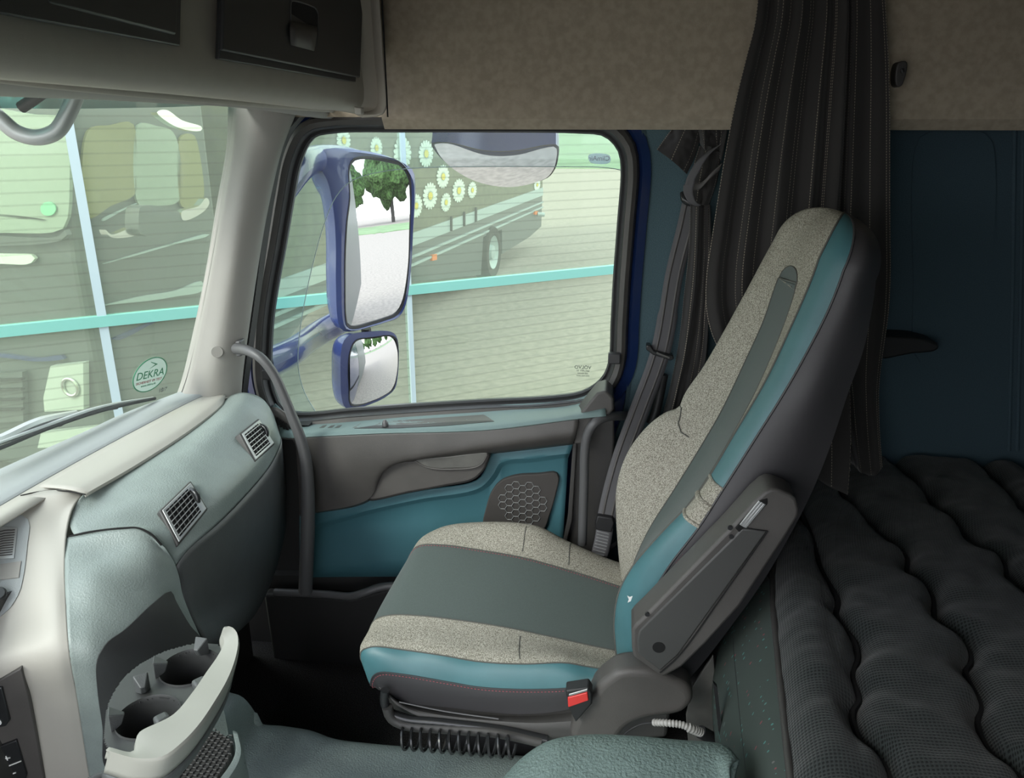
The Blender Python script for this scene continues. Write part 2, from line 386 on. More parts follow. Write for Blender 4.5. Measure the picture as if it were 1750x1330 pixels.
M['mattress'] = dots('mattress_mesh_fabric', (.024, .030, .029), (.003, .004, .004), 165, .002)
def dashes():
    m = mat('bunk_base_fabric', (.030, .042, .038), .9, spec=.1); t = m.node_tree; b = t.nodes['Principled BSDF']; c = t.nodes.new('ShaderNodeTexCoord')
    mp = t.nodes.new('ShaderNodeMapping'); mp.inputs['Scale'].default_value = (75, 75, 26); t.links.new(c.outputs['Object'], mp.inputs['Vector'])
    vo = t.nodes.new('ShaderNodeTexVoronoi'); vo.inputs['Scale'].default_value = 1; vo.inputs['Randomness'].default_value = .55; t.links.new(mp.outputs[0], vo.inputs['Vector'])
    mp2 = t.nodes.new('ShaderNodeMath'); mp2.operation = 'LESS_THAN'; mp2.inputs[1].default_value = .16; t.links.new(vo.outputs['Distance'], mp2.inputs[0])
    hs = t.nodes.new('ShaderNodeValToRGB'); hs.color_ramp.elements[0].color = (.07, .18, .16, 1); hs.color_ramp.elements[1].color = (.18, .06, .07, 1)
    hs.color_ramp.elements[0].position = .55; hs.color_ramp.elements[1].position = .7; sp = t.nodes.new('ShaderNodeSeparateColor'); t.links.new(vo.outputs['Color'], sp.inputs[0]); t.links.new(sp.outputs[0], hs.inputs[0])
    mx = t.nodes.new('ShaderNodeMix'); mx.data_type = 'RGBA'; mx.inputs[6].default_value = (.05, .063, .057, 1); t.links.new(hs.outputs[0], mx.inputs[7]); t.links.new(mp2.outputs[0], mx.inputs[0])
    t.links.new(mx.outputs[2], b.inputs['Base Color']); return m
M['bunkbase'] = dashes()
# ------------------------------------------------------------------ room shell
def box(name, x0, x1, y0, y1, z0, z1, m, parent=None, bevel=0):
    b = MB().box(((x0+x1)/2, (y0+y1)/2, (z0+z1)/2), (x1-x0, y1-y0, z1-z0)); return b.build(name, m, parent, bevel=bevel, smooth=False)
YW = 2.10                                   # inner face of the passenger side wall
struct(box('floor', -1.15, 1.5, -.35, 2.2, -.06, 0, M['carpet']), 'black carpeted cab floor')
struct(box('ceiling', -1.15, 1.55, -.38, 2.2, 2.22, 2.28, M['beige']), 'beige cab roof')
struct(box('wall_right', 1.45, 1.5, -.35, 2.14, 0, 2.22, M['walltex']), 'rear wall of the sleeper')
struct(box('wall_front', -1.22, -1.06, -.35, 1.96, 0.0, .78, M['charcoal']), 'bulkhead under the dashboard')
struct(box('wall_near', .20, 1.5, -.38, -.33, 0, 2.22, M['walltex']), 'driver side wall of the sleeper')
struct(box('wall_near_upper', -1.1, .20, -.38, -.33, 1.82, 2.22, M['plainlining']), 'unseen lining above the driver door, added to keep light off the headliner')  # added out of view to cut the light on headliner and sleeper
struct(box('wall_kick', -1.15, -.84, 2.03, 2.06, 0, .76, M['deepblack']), 'dark kick panel beside the door hinge')
# beige upper lining of the passenger side
zl = 1.592
prof = Q(1.99, (655, 207), (760, 207), (1000, 206), (1245, 204)) ; xL, xR = -.56, 1.46
rows = []
for i in range(10):
    x = xL+(xR-xL)*i/9
    rows.append([V((x, 2.06, zl)), V((x, 2.0, zl-.002)), V((x, 1.99, zl+.01)), V((x, 1.995, 1.8)), V((x, 1.985, 2.05)), V((x, 1.95, 2.2)), V((x, 1.9, 2.24))])
o = gridmesh('wall_upper', rows, M['beige'], solid=.02, offset=-1); struct(o, 'beige fabric lining above the side window')
tube('trim_1', [V((xL, 2.0, zl-.004)), V((xR, 2.0, zl-.004))], .004, M['beigeplastic'], n=8, res=2); struct(bpy.data.objects['trim_1'])
box('lining_panel', -.86, -.55, 2.02, 2.06, 1.60, 2.24, M['beige']); struct(bpy.data.objects['lining_panel']); bpy.data.objects['lining_panel'].name = 'wall_upper_front'
# sleeper side wall: blue grey fabric, left strip by the door and the dark recessed part behind
wb = sempty('wall_back', (.6, YW, 0), 'blue grey fabric wall of the sleeper')
edge = Q(YW-.01, (1095, 207), (1098, 250), (1092, 400), (1085, 520), (1075, 620), (1066, 700), (1052, 745), (1045, 790), (1042, 850), (1030, 960))
edge = spline(edge, 40); rows = [[p, V((p.x+.012, YW, p.z)), V(((p.x+1.47)/2, YW, p.z)), V((1.47, YW, p.z))] for p in edge]
rows = [[V((r[0].x, YW+.04, r[0].z))]+r for r in rows]
gridmesh('wall_panel', rows, M['walltex'], wb)
box('lower_wall', 0.02, 1.47, YW+.002, YW+.04, 0, .5, M['charcoal'], wb)
box('outer_skin', 0.06, 1.5, YW+.05, YW+.09, -1.0, 2.4, M['blue'], wb)
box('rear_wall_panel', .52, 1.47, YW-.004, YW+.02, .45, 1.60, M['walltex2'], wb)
# pressed panel and ribs on the wall
rc = spline(Q(YW-.004, (1570, 235), (1600, 222), (1660, 222), (1690, 235), (1700, 300), (1690, 500), (1680, 590), (1650, 625), (1590, 628), (1565, 610), (1560, 480)), 48, closed=True)
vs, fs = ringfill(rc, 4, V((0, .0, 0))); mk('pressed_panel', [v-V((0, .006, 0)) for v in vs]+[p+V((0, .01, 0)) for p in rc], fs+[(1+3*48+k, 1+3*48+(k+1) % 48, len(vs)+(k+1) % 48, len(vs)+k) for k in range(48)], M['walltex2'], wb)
for a in (1724, 1738):
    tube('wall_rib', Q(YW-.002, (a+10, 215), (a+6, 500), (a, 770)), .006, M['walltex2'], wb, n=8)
# A pillar (light) and its rubber
top = [(398, 182, 1.93), (395, 250, 1.93), (378, 350, 1.93), (358, 470, 1.93), (335, 580, 1.93), (318, 650, 1.93), (303, 692, 1.93)]
c0 = Q3(*[(a-6, b, 1.97) for a, b, c in top]); c1 = Q3((408, 180, 1.925), (402, 250, 1.925), (386, 350, 1.925), (364, 470, 1.925), (342, 580, 1.925), (325, 650, 1.925), (308, 697, 1.925))
c2 = Q3((445, 170, 1.91), (432, 250, 1.91), (414, 350, 1.91), (396, 470, 1.91), (378, 580, 1.91), (365, 650, 1.91), (355, 720, 1.91))
c3 = Q3((500, 180, 1.95), (474, 250, 1.95), (450, 350, 1.95), (434, 450, 1.96), (420, 550, 1.96), (408, 640, 1.96), (402, 730, 1.96))
c4 = Q3((506, 192, 2.03), (482, 250, 2.03), (458, 350, 2.03), (441, 450, 2.03), (426, 550, 2.03), (414, 640, 2.03), (408, 730, 2.03))
rows = loft([c0, c1, c2, c3, c4], 30, 6, sharp=(1,))
ap = sempty('trim_2', (-.95, 1.95, .8), 'light grey windscreen pillar cover')
gridmesh('pillar_cover', rows, M['pillar'], ap, solid=.006)
cc = P(371, 601, y=1.907); nn = V((.45, -.89, .1)).normalized(); a1 = V((nn.y, -nn.x, 0)).normalized(); a2 = nn.cross(a1)
disc = [cc+nn*.002+(a1*math.cos(t*math.pi/12)+a2*math.sin(t*math.pi/12))*.0155 for t in range(24)]
prism('screw_cover', disc, nn*.004, M['pillar'], ap, bevel=.001)
tube('pillar_seal', Q3((410, 178, 1.945), (403, 250, 1.945), (384, 350, 1.945), (362, 470, 1.945), (340, 580, 1.945), (322, 650, 1.945), (304, 698, 1.945)), .0075, M['black'], ap, n=8)
ws = Q(2.035, (512, 198), (492, 222), (474, 262), (460, 330), (446, 420), (433, 520), (422, 600), (412, 680), (408, 740))
ws = spline(ws, 120); rows = []
for i, p in enumerate(ws):
    k = .002 if i % 2 else 0
    rows.append([p+V((-.014, .01, 0)), p+V((-.010, -.012-k, 0)), p+V((.008, -.012-k, 0)), p+V((.013, .012, 0))])
gridmesh('weather_strip', rows, M['rubber'], ap)
# windscreen
def XW(y, z): return -1.30+.13*((y-.95)/1.0)**2+.325*(z-.84)
rows = []
for i in range(13):
    z = .80+(1.70-.80)*i/12; rows.append([V((XW(y, z), y, z)) for y in [-.25+2.2*j/16 for j in range(17)]])
struct(gridmesh('window_1', rows, M['screen']), 'windscreen glass')
# ------------------------------------------------------------------ passenger door
DR = sempty('door_1', (-.4, 2.05, .2), 'passenger door with side window')
WIN = [(535, 237), (514, 277), (501, 340), (488, 416), (476, 480), (467, 538), (463, 593), (463, 640), (470, 672), (484, 698), (509, 706), (600, 699), (695, 692), (820, 684), (947, 677), (998, 668), (1027, 647), (1040, 618), (1044, 550), (1048, 475), (1055, 380), (1061, 285), (1055, 256), (1032, 233), (989, 228), (850, 226), (700, 226), (568, 228)]
win = spline(Q(2.10, *WIN), 160, closed=True); wc = sum(win, V())/len(win)
def grow(pts, d):
    n = len(pts); out = []
    for i, p in enumerate(pts):
        t = (pts[(i+1) % n]-pts[i-1]).normalized(); out.append(p+V((t.z, 0, -t.x))*d)
    return out
sgn = 1 if (grow(win, .01)[0]-wc).length > (win[0]-wc).length else -1
def G(d, y): return [V((p.x, y, p.z)) for p in grow(win, sgn*d)]
vs, fs = ringfill(G(.012, 2.105), 3, V()); mk('window_glass', vs, fs, M['glass'], DR)
def ringloft(name, loops, m, parent, **k):
    n = len(loops[0]); vs = [p for l in loops for p in l]; fs = []
    for i in range(len(loops)-1):
        for q in range(n): fs.append((i*n+q, i*n+(q+1) % n, (i+1)*n+(q+1) % n, (i+1)*n+q))
    return mk(name, vs, fs, m, parent, **k)
ringloft('window_seal', [G(.002, 2.12), G(-.001, 2.100), G(.003, 2.094), G(.009, 2.096), G(.013, 2.085), G(.016, 2.075)], M['rubber'], DR)
ringloft('window_frame', [G(.015, 2.09), G(.018, 2.072), G(.030, 2.062), G(.040, 2.068), G(.046, 2.085), G(.046, 2.12)], M['charcoal2'], DR)
ringloft('door_frame', [G(.044, 2.115), G(.046, 2.092), G(.054, 2.085), G(.075, 2.092), G(.085, 2.12), G(.085, 2.16)], M['blue'], DR)
for a, b, ang in ((1050, 612, 0), (413+46, 640, 0)):
    c = P(a, b, y=2.06); MB().box(c, (.034, .022, .03)).build('seal_clip', M['rubber'], DR, bevel=.004)
# blue skin of the door below the window (outer) and right hand blue strip
pr = Q(2.12, (1040, 700), (1060, 600), (1084, 560), (1078, 640), (1062, 745), (1048, 750))
prism('door_edge', pr, (0, .03, 0), M['blue'], DR)
pr = Q(2.11, (436, 560), (445, 640), (470, 700), (470, 760), (418, 690), (424, 600))
prism('door_edge', pr, (0, .03, 0), M['blue'], DR)
prism('outer_skin', [V((-1.1, 2.14, -.5)), V((.02, 2.14, -.5)), V((.03, 2.14, .84)), V((-.85, 2.14, .74)), V((-1.05, 2.14, .74))], (0, .03, 0), M['blue'], DR)
# ledge, belt band
cA = Q(2.088, (470, 690), (500, 716), (540, 718), (700, 705), (850, 694), (990, 682), (1025, 664))
cB = Q(2.07, (462, 700), (495, 727), (540, 727), (700, 714), (850, 704), (990, 692), (1030, 672))
cC = Q(1.945, (478, 738), (505, 742), (530, 741), (647, 735), (832, 729), (985, 710), (1035, 700))
cD = Q(1.93, (474, 748), (505, 750), (530, 748), (647, 742), (832, 736), (988, 717), (1036, 712))
rows = loft([cA, cB, cC, cD], 60, 6, sharp=(1,)); LEDGE = gridmesh('door_ledge', rows, M['tealgrey'], DR, solid=.004, offset=-1)
cE = Q(1.928, (500, 752), (523, 752), (647, 746), (832, 740), (988, 721)); cF = Q(1.922, (508, 803), (530, 800), (647, 790), (832, 762), (984, 742))
cG = Q(1.945, (512, 880), (536, 876), (630, 853), (660, 800), (713, 787), (832, 774), (980, 757))
cGi = Q(1.975, (512, 882), (536, 878), (632, 856), (664, 803), (713, 790), (832, 777), (979, 760))
rows = loft([cD[:-1], cE, cF, cG, cGi], 60, 5, sharp=(3,)); gridmesh('armrest_band', rows, M['charcoal2'], DR, solid=.004, offset=-1)
# rounded end of the band at the rear and dark jamb
q = Q(1.945, (985, 716), (1005, 690), (1020, 672), (1036, 668), (1048, 680), (1049, 700), (1040, 712), (1015, 725), (1003, 745), (998, 760), (980, 759)); prism('band_end', q, (0, .10, 0), M['charcoal2'], DR, bevel=.006)
q = Q(2.0, (979, 757), (1000, 735), (1050, 690), (1050, 760), (1045, 850), (1035, 960), (950, 1010), (972, 880)); prism('door_jamb', q, (0, .06, 0), M['charcoal'], DR, bevel=.006)
q = Q(1.985, (979, 757), (986, 757), (978, 890), (968, 930), (961, 930), (970, 886)); prism('jamb_lip', q, (0, .05, 0), M['charcoal'], DR, bevel=.003)
# teal trim with a moulded step round the speaker
rows = []
TT = Q(1.985, (512, 880), (536, 876), (632, 854), (720, 838), (812, 822), (828, 805), (838, 775), (900, 768), (980, 757)); TB = Q(1.99, (512, 988), (536, 987), (632, 986), (720, 986), (812, 986), (828, 986), (850, 986), (900, 986), (958, 986))
T2 = Q(1.982, (512, 901), (536, 897), (632, 872), (720, 853), (818, 835), (842, 812), (856, 790), (905, 783), (974, 775))
T3 = Q(1.995, (512, 911), (536, 907), (632, 880), (720, 860), (822, 842), (848, 818), (862, 797), (908, 792), (971, 783))
gridmesh('teal_panel', loft([TT, T2, T3, TB], 60, 4, sharp=(1, 2)), M['teal'], DR, solid=.004, offset=-1)
# storage flap and pull pocket
q = spline(Q(1.95, (628, 853), (634, 830), (644, 806), (656, 795), (680, 790), (713, 787), (770, 780), (836, 774), (833, 790), (824, 806), (807, 820), (760, 830), (700, 841)), 70, closed=True)
o = prism('storage_flap', q, (0, .03, 0), M['charcoal2'], DR, bevel=.004)
tube('flap_gap', [p-V((0, .0005, 0)) for p in q], .0022, M['gap'], DR, n=6, res=120, closed=True)
q = spline(Q(1.943, (709, 788), (725, 797), (741, 801), (775, 801), (811, 799), (824, 792), (834, 775), (770, 780)), 50, closed=True)
prism('pull_pocket', q, (0, .02, 0), M['metalplate'], DR, bevel=.003)
tube('pocket_rim', Q(1.942, (709, 788), (725, 797), (741, 801), (775, 802), (811, 799), (824, 792), (833, 777)), .0025, M['charcoal2'], DR, n=8)
# speaker grille
sp = spline(Q(1.982, (826, 900), (830, 870), (840, 841), (857, 822), (885, 813), (920, 811), (950, 809), (955, 816), (950, 845), (939, 882), (930, 905), (900, 925), (850, 925)), 60, closed=True)
prism('speaker_grille', sp, (0, .02, 0), M['speaker'], DR, bevel=.003)
c = P(893, 860, y=1.980); mb = MB(); s = .0125
for i in range(-6, 7):
    for j in range(-6, 7):
        cx = c.x+s*1.5*i; cz = c.z+s*math.sqrt(3)*(j+(i % 2)*.5)
        for k in range(6):
            a = math.pi/3*k; b = a+math.pi/3
            p1 = V((cx+s*math.cos(a), 1.980, cz+s*math.sin(a))); p2 = V((cx+s*math.cos(b), 1.980, cz+s*math.sin(b)))
            if max((p1-c).length, (p2-c).length) < .073 and k < 3: mb.tube([p1, p2], .0009, 4)
mb.build('speaker_hexagons', M['silver'], DR, smooth=False)
# lower door: near-black for the shade down there, pocket bar
prism('lower_door', [P(450, 984, y=2.0), P(1000, 984, y=2.0), V((-.05, 2.0, .02)), V((-.95, 2.0, .02))], (0, .08, 0), M['deepblack'], DR)
tube('pocket_bar', Q3((470, 1012, 1.96), (560, 1016, 1.95), (600, 1019, 1.94), (625, 1012, 1.94), (650, 1004, 1.95), (700, 1000, 1.96)), .012, M['handle'], DR, n=10)
prism('door_pocket', Q(1.955, (450, 1016), (600, 1024), (660, 1008), (900, 1008), (900, 1150), (470, 1150)), (0, .04, 0), M['deepblack'], DR, bevel=.01)
# ledge details: slots, tray, lock pin, switch panel, side defroster
TL = bvh(LEDGE)
for i in range(24):
    t = i/23; px = 722+(957-722)*t**.93; py = 712-(712-696.5)*t; wd = (2.2+1.9*t); hg = 1.6+1.7*t
    decal('defroster_slot', [(px-wd+hg*.5, py-hg), (px+wd+hg*.5, py-hg-.3), (px+wd-hg*.5, py+hg-.3), (px-wd-hg*.5, py+hg)], TL, M['gap'], DR, thick=.0012, smooth=False, rings=1, n=8)
decal('ledge_tray', [(588, 739), (597, 735), (612, 724), (640, 722), (740, 716), (830, 709), (840, 711), (856, 723), (842, 727), (760, 731.5), (680, 736)], TL, M['tealgrey'], DR, lift=.001, thick=.002, smooth=False, rings=3, n=66)
decal('tray_wall', [(602, 734), (616, 726), (680, 721), (740, 717), (828, 711), (845, 722), (760, 729), (680, 733)], TL, M['charcoal2'], DR, lift=.003, thick=.001, smooth=False, rings=3, n=64)
decal('tray_floor', [(606, 735), (640, 730), (700, 729), (770, 724), (838, 721.5), (845, 723), (760, 730.5), (680, 734.5)], TL, M['black'], DR, lift=.004, thick=.001, smooth=False, rings=3, n=64)
c, n = hit(TL, 659, 731); tube('lock_pin', [c, c+n*.006, c+n*.018, c+n*.022], [.008, .009, .008, .004], M['handle'], DR, n=10)
decal('window_switch', [(536, 734), (548, 728), (592, 725), (584, 736), (550, 738)], TL, M['charcoal2'], DR, thick=.0015, smooth=False, rings=2)
for a in (546, 560, 572): decal('switch_key', [(a, 734), (a+6, 730), (a+13, 729), (a+8, 733.5)], TL, M['charcoal'], DR, lift=.003, thick=.0015, smooth=False, rings=1, n=12)
q = spline(Q(1.97, (452, 702), (470, 698), (492, 712), (502, 730), (505, 744), (480, 742), (462, 728)), 30, closed=True); vs, fs = ringfill(q, 3, V((.0, -.01, .01)))
mk('corner_vent', vs, fs, M['charcoal2'], DR, solid=.01, offset=-1)
mb = MB()
for k in range(5):
    a, b = 464+k*5.2, 713+k*3.0; mb.prism(Q(1.953, (a, b), (a+4, b-1), (a+9, b+10), (a+5, b+12)), (0, .004, 0))
mb.build('corner_vent_slots', M['gap'], DR, smooth=False)
# marks on the side glass
g = P(995, 641, y=2.103); gx, gz = V((1, 0, 0)), V((0, 0, 1))
mk_ = sempty
text_mesh('glass_mark', 'VOLVO', .014, P(996, 628, y=2.102), gx, gz, M['inkgrey'], DR, mirror=True)
text_mesh('glass_mark', 'SEKURIT  E1', .007, P(996, 634, y=2.102), gx, gz, M['inkgrey'], DR, mirror=True)
text_mesh('glass_mark', '43R-001057', .006, P(996, 638.5, y=2.102), gx, gz, M['inkgrey'], DR, mirror=True)
text_mesh('glass_mark', 'M30 AS2 DOT', .006, P(996, 642.5, y=2.102), gx, gz, M['inkgrey'], DR, mirror=True)
# grab handles
gh = thing('grab_handle', 'long grey grab handle curving from the windscreen pillar down beside the door', 'grab handle', P(525, 1000, y=1.9))
tube('handle_bar', Q3((404, 596, 1.92), (425, 600, 1.885), (447, 613, 1.87), (468, 640, 1.87), (483, 672, 1.87), (499, 712, 1.87), (513, 748, 1.87), (522, 785, 1.87), (526, 830, 1.87), (526, 900, 1.87), (524, 960, 1.87), (522, 1010, 1.88)), [.015, .013, .0125, .013, .014, .015, .017, .019, .02, .02, .02, .02], M['handle'], gh, n=16, res=60)
q = Q(1.925, (401, 584), (410, 583), (413, 609), (403, 611)); prism('handle_mount', q, (0, .03, 0), M['handle'], gh, bevel=.004)
rh = thing('grab_handle', 'short black grab handle bent down at the rear edge of the door', 'grab handle', P(998, 925, y=1.93))
tube('handle_bar', Q3((1076, 711, 2.09), (1055, 711, 2.0), (1035, 713, 1.95), (1018, 721, 1.93), (1005, 740, 1.93), (1000, 765, 1.93), (998, 830, 1.93), (995, 930, 1.93)), .0125, M['handle'], rh, n=14, res=50)

# ------------------------------------------------------------------ dashboard
DB = thing('dashboard', 'grey green dashboard with cream centre stack below the windscreen', 'dashboard', V((-.95, 1.2, .3)))
lA = QZ(.846, (318, 685), (305, 690), (211, 728), (156, 755), (60, 799), (0, 827), (-120, 885), (-300, 975))
lA = [V((min(p.x, XW(p.y, .846)+.02), p.y, p.z)) for p in lA]
lB0 = QZ(.884, (368, 670), (345, 674), (235, 729), (117, 792), (0, 859), (-120, 930), (-300, 1050))
lB = QZ(.880, (371, 672), (350, 677), (238, 733), (120, 797), (0, 866), (-120, 938), (-300, 1060))
rows = loft([lA, [p+V((.0, 0, .03)) for p in lA], lB0, lB], 40, 4, sharp=(1, 2)); gridmesh('windscreen_ledge', rows, M['ledge'], DB, solid=.004)
lC = QZ(.874, (384, 679), (378, 692), (330, 731), (235, 793), (145, 845))
lB1 = QZ(.878, (372, 673), (352, 678), (280, 712), (180, 765), (60, 832))
lB2 = QZ(.882, (384, 676), (372, 684), (320, 722), (230, 778), (122, 838))
gridmesh('cream_strip', loft([lB1, lB2, lC, [p-V((0, 0, .006)) for p in lC]], 40, 4, sharp=(2,)), M['cream'], DB, solid=.003)
gridmesh('ledge_step', [[V(p) for p in spline(lB, 40)], [V(p)+V((.05, 0, -.008)) for p in spline(lB, 40)]], M['cream'], DB, solid=.003)
# soft face: crown, vent face, fold
c0 = [P(390, 676, z=.870)]+[p-V((0, 0, .004)) for p in lC[1:]]
c0 = QZ(.868, (384, 679), (378, 692), (330, 731), (235, 793), (145, 845), (90, 880))
c0 = QZ(.868, (384, 679), (378, 692), (330, 731), (235, 793), (145, 844))
c1 = Q3((418, 671, 1.93), (412, 690, 1.86), (362, 745, 1.67), (262, 812, 1.46), (122, 875, 1.305))
c2 = Q3((446, 680, 1.94), (442, 705, 1.87), (408, 765, 1.68), (308, 842, 1.43), (200, 880, 1.32), (132, 916, 1.25))
c3 = Q3((464, 702, 1.945), (464, 722, 1.88), (445, 780, 1.71), (360, 862, 1.45), (280, 905, 1.33), (235, 905, 1.285))
c4 = Q3((478, 742, 1.945), (480, 756, 1.88), (462, 795, 1.76), (385, 883, 1.48), (322, 940, 1.34), (300, 966, 1.30))
SOFT = gridmesh('soft_face', loft([c0, c1, c2, c3, c4], 60, 8), M['dash'], DB, solid=.004, offset=-1); TS = bvh(SOFT)
# glovebox panel
d0 = Q3((478, 744, 1.94), (480, 757, 1.875), (462, 796, 1.755), (385, 884, 1.475), (322, 941, 1.335), (300, 968, 1.30))
d1 = Q3((486, 800, 1.94), (484, 830, 1.87), (470, 870, 1.75), (400, 940, 1.48), (335, 985, 1.335), (308, 1005, 1.29))
d2 = Q3((488, 870, 1.93), (480, 915, 1.86), (462, 970, 1.74), (405, 1010, 1.48), (350, 1045, 1.33), (325, 1055, 1.27))
d3 = Q3((482, 915, 1.95), (466, 980, 1.86), (440, 1040, 1.74), (412, 1072, 1.50), (375, 1095, 1.33), (350, 1110, 1.26))
d4 = [p+V((-.12, 0, -.08)) for p in d3]
gridmesh('glovebox_panel', loft([d0, d1, d2, d3, d4], 50, 5), M['glove'], DB, solid=.004)
def vent(corners):
    hs = [hit(TS, a, b) for a, b in corners]; n = sum((h[1] for h in hs), V()).normalized(); c = sum((h[0] for h in hs), V())/4+n*.007
    pts = [Pp(a, b, c, n) for a, b in corners]
    def bil(u, v, d=0): return (pts[0]*(1-u)+pts[1]*u)*(1-v)+(pts[3]*(1-u)+pts[2]*u)*v+n*d
    def slab(name, u0, u1, v0, v1, d0, d1, m, par, bv=0): return prism(name, [bil(u0, v0, d1), bil(u1, v0, d1), bil(u1, v1, d1), bil(u0, v1, d1)], -n*(d1-d0), m, par, bevel=bv)
    f = slab('air_vent', 0, 1, 0, 1, -.018, .004, M['charcoal'], DB, .004)
    slab('vent_frame', .05, .95, .05, .95, .003, .006, M['silver'], f, .002)
    slab('vent_opening', .11, .80, .12, .88, .005, .0065, M['gap'], f)
    for i in range(6):
        v = .18+.128*i; slab('vent_slat', .11, .80, v-.012, v+.012, .006, .0095, M['silver'], f)
    mb = MB()
    for i in range(5):
        u = .2+.125*i; mb.prism([bil(u-.008, .12, .009), bil(u+.008, .12, .009), bil(u+.008, .88, .009), bil(u-.008, .88, .009)], -n*.003)
    mb.build('vent_fins', M['charcoal'], f, smooth=False)
    mb = MB(); a0 = bil(.875, .2, .002); a1 = bil(.875, .62, .002); mb.tube([a0.lerp(a1, t/8)+n*.010*math.sin(math.pi*t/8) for t in range(9)], .006, 10)
    mb.build('vent_wheel', M['blackgloss'], f)
vent([(408, 742), (441, 716), (469, 760), (434, 792)])
vent([(271, 874), (325, 822), (355, 871), (303, 935)])
# ------------------------------------------------------------------ centre stack
K1 = Q3((145, 843, 1.36), (125, 868, 1.31), (115, 905, 1.26), (111, 960, 1.19), (113, 1030, 1.12), (118, 1106, 1.06), (132, 1190, 1.075), (144, 1270, 1.09), (156, 1345, 1.10))
K1s = Q3((113, 919, 1.247), (111, 960, 1.19), (113, 1030, 1.12), (118, 1106, 1.06), (132, 1190, 1.075), (144, 1270, 1.09), (156, 1345, 1.10))
K2 = Q3((178, 907, 1.265), (172, 940, 1.235), (168, 990, 1.17), (166, 1050, 1.12), (160, 1110, 1.075), (168, 1190, 1.085), (180, 1270, 1.10), (195, 1345, 1.11))
K3 = Q3((236, 903, 1.285), (248, 925, 1.275), (252, 955, 1.25), (252, 1000, 1.22), (248, 1060, 1.17), (250, 1120, 1.145), (265, 1190, 1.15), (285, 1260, 1.155), (300, 1345, 1.16))
K4 = Q3((276, 930, 1.29), (296, 962, 1.297), (304, 985, 1.29), (310, 1015, 1.283), (322, 1048, 1.27), (343, 1095, 1.255), (362, 1150, 1.24), (382, 1220, 1.23), (402, 1345, 1.22))
K5 = [p+V((-.10, .03, -.02)) for p in K4]
SIDE = gridmesh('stack_side', loft([K1s, K2, K3, K4, K5], 60, 8, sharp=(3,)), M['dash'], DB, solid=.004); TSD = bvh(SIDE)
tube('panel_gap', [p+(CAM-p).normalized()*.001 for p in Q3((113, 919, 1.247), (145, 911, 1.255), (178, 906, 1.265), (210, 903, 1.275), (236, 903, 1.285), (258, 913, 1.288), (276, 932, 1.29))], .0022, M['gap'], DB, n=6)
# cream stack fascia
J1 = [p+V((-.001, .0, .0)) for p in K1]
def left(px, y): return px
u0, b0 = P(-240, 1018, z=.879), P(38, 848, z=.879)
U = [u0]+Q3((-250, 1060, .98), (-260, 1100, .96), (-260, 1130, .93), (-260, 1170, .90), (-260, 1235, .92), (-260, 1300, .93), (-260, 1360, .94), (-260, 1440, .95))
B1 = [b0]+Q3((36, 890, 1.245), (30, 950, 1.19), (25, 1010, 1.13), (22, 1070, 1.08), (20, 1128, 1.03), (30, 1200, 1.04), (40, 1280, 1.05), (50, 1360, 1.06))
B2 = [P(115, 838, z=.879)]+Q3((105, 873, 1.30), (96, 910, 1.25), (92, 965, 1.18), (94, 1033, 1.11), (98, 1112, 1.05), (112, 1195, 1.065), (125, 1275, 1.08), (138, 1350, 1.09))
rows = loft([U, B1, B2, K1], 50, 6)
FAS = gridmesh('stack_fascia', rows, M['cream'], DB, solid=.004)
TF = bvh(FAS)
surfline('fascia_gap', [(0, 1149), (40, 1136), (98, 1112), (117, 1106)], TF, .0014, M['gap'], DB)
tube('fascia_gap', [p+V((0, 0, .001)) for p in QZ(.880, (35, 848), (70, 841), (110, 840), (146, 846))], .0014, M['gap'], DB, n=6)
decal('switch_recess', [(-40, 880), (20, 884), (42, 884), (50, 895), (48, 930), (42, 985), (34, 1015), (20, 1038), (0, 1056), (-40, 1080)], TF, M['ledge'], DB)
decal('speaker_grid', [(-20, 902), (29, 905), (25, 957), (-20, 958)], TF, M['silver'], DB, lift=.004, thick=.002, smooth=False)
for i in range(11): surfline('grid_line', [(-18, 912+4.2*i), (25-.3*i, 908+4.2*i)], TF, .0011, M['charcoal'], DB, lift=.0065, n=8)
decal('recess_divider', [(-20, 970), (38, 962), (34, 990), (-20, 996)], TF, M['pillar'], DB, lift=.004, thick=.002, smooth=False)
kc, kn = hit(TF, 0, 1022); kc += kn*.006; ka = kn.cross(V((0, 0, 1))).normalized(); kb = kn.cross(ka)
prism('rotary_knob', [kc+(ka*math.cos(t*math.pi/12)+kb*math.sin(t*math.pi/12))*.014 for t in range(24)], kn*.012, M['blackgloss'], DB, bevel=.003)
spx = [(-60, 1178), (0, 1163), (36, 1143), (48, 1190), (60, 1250), (78, 1345), (-60, 1365)]
hs = [hit(TF, a_, b_) for a_, b_ in spx[1:6]]; sn = sum((h[1] for h in hs), V()).normalized(); sc0 = sum((h[0] for h in hs), V())/5+sn*.010
def splate(name, px, d, t, m, bv=.002): return prism(name, [Pp(a_, b_, sc0+sn*d, sn) for a_, b_ in px], -sn*t, m, DB, bevel=bv)
splate('switch_panel', spx, 0, .03, M['charcoal2'])
splate('switch_button', [(-40, 1185), (3, 1176), (17, 1232), (10, 1242), (-40, 1252)], .005, .008, M['blackgloss'])
splate('switch_button', [(-30, 1288), (28, 1266), (46, 1325), (40, 1350), (-30, 1356)], .005, .008, M['blackgloss'])
def sign(s, px, py, size):
    c = sc0+sn*.0062; o = Pp(px, py, c, sn); q = Pp(px+20, py-3, c, sn); u = q-o; text_mesh('button_sign', s, size, o, u, sn.cross(u), M['white'], DB)
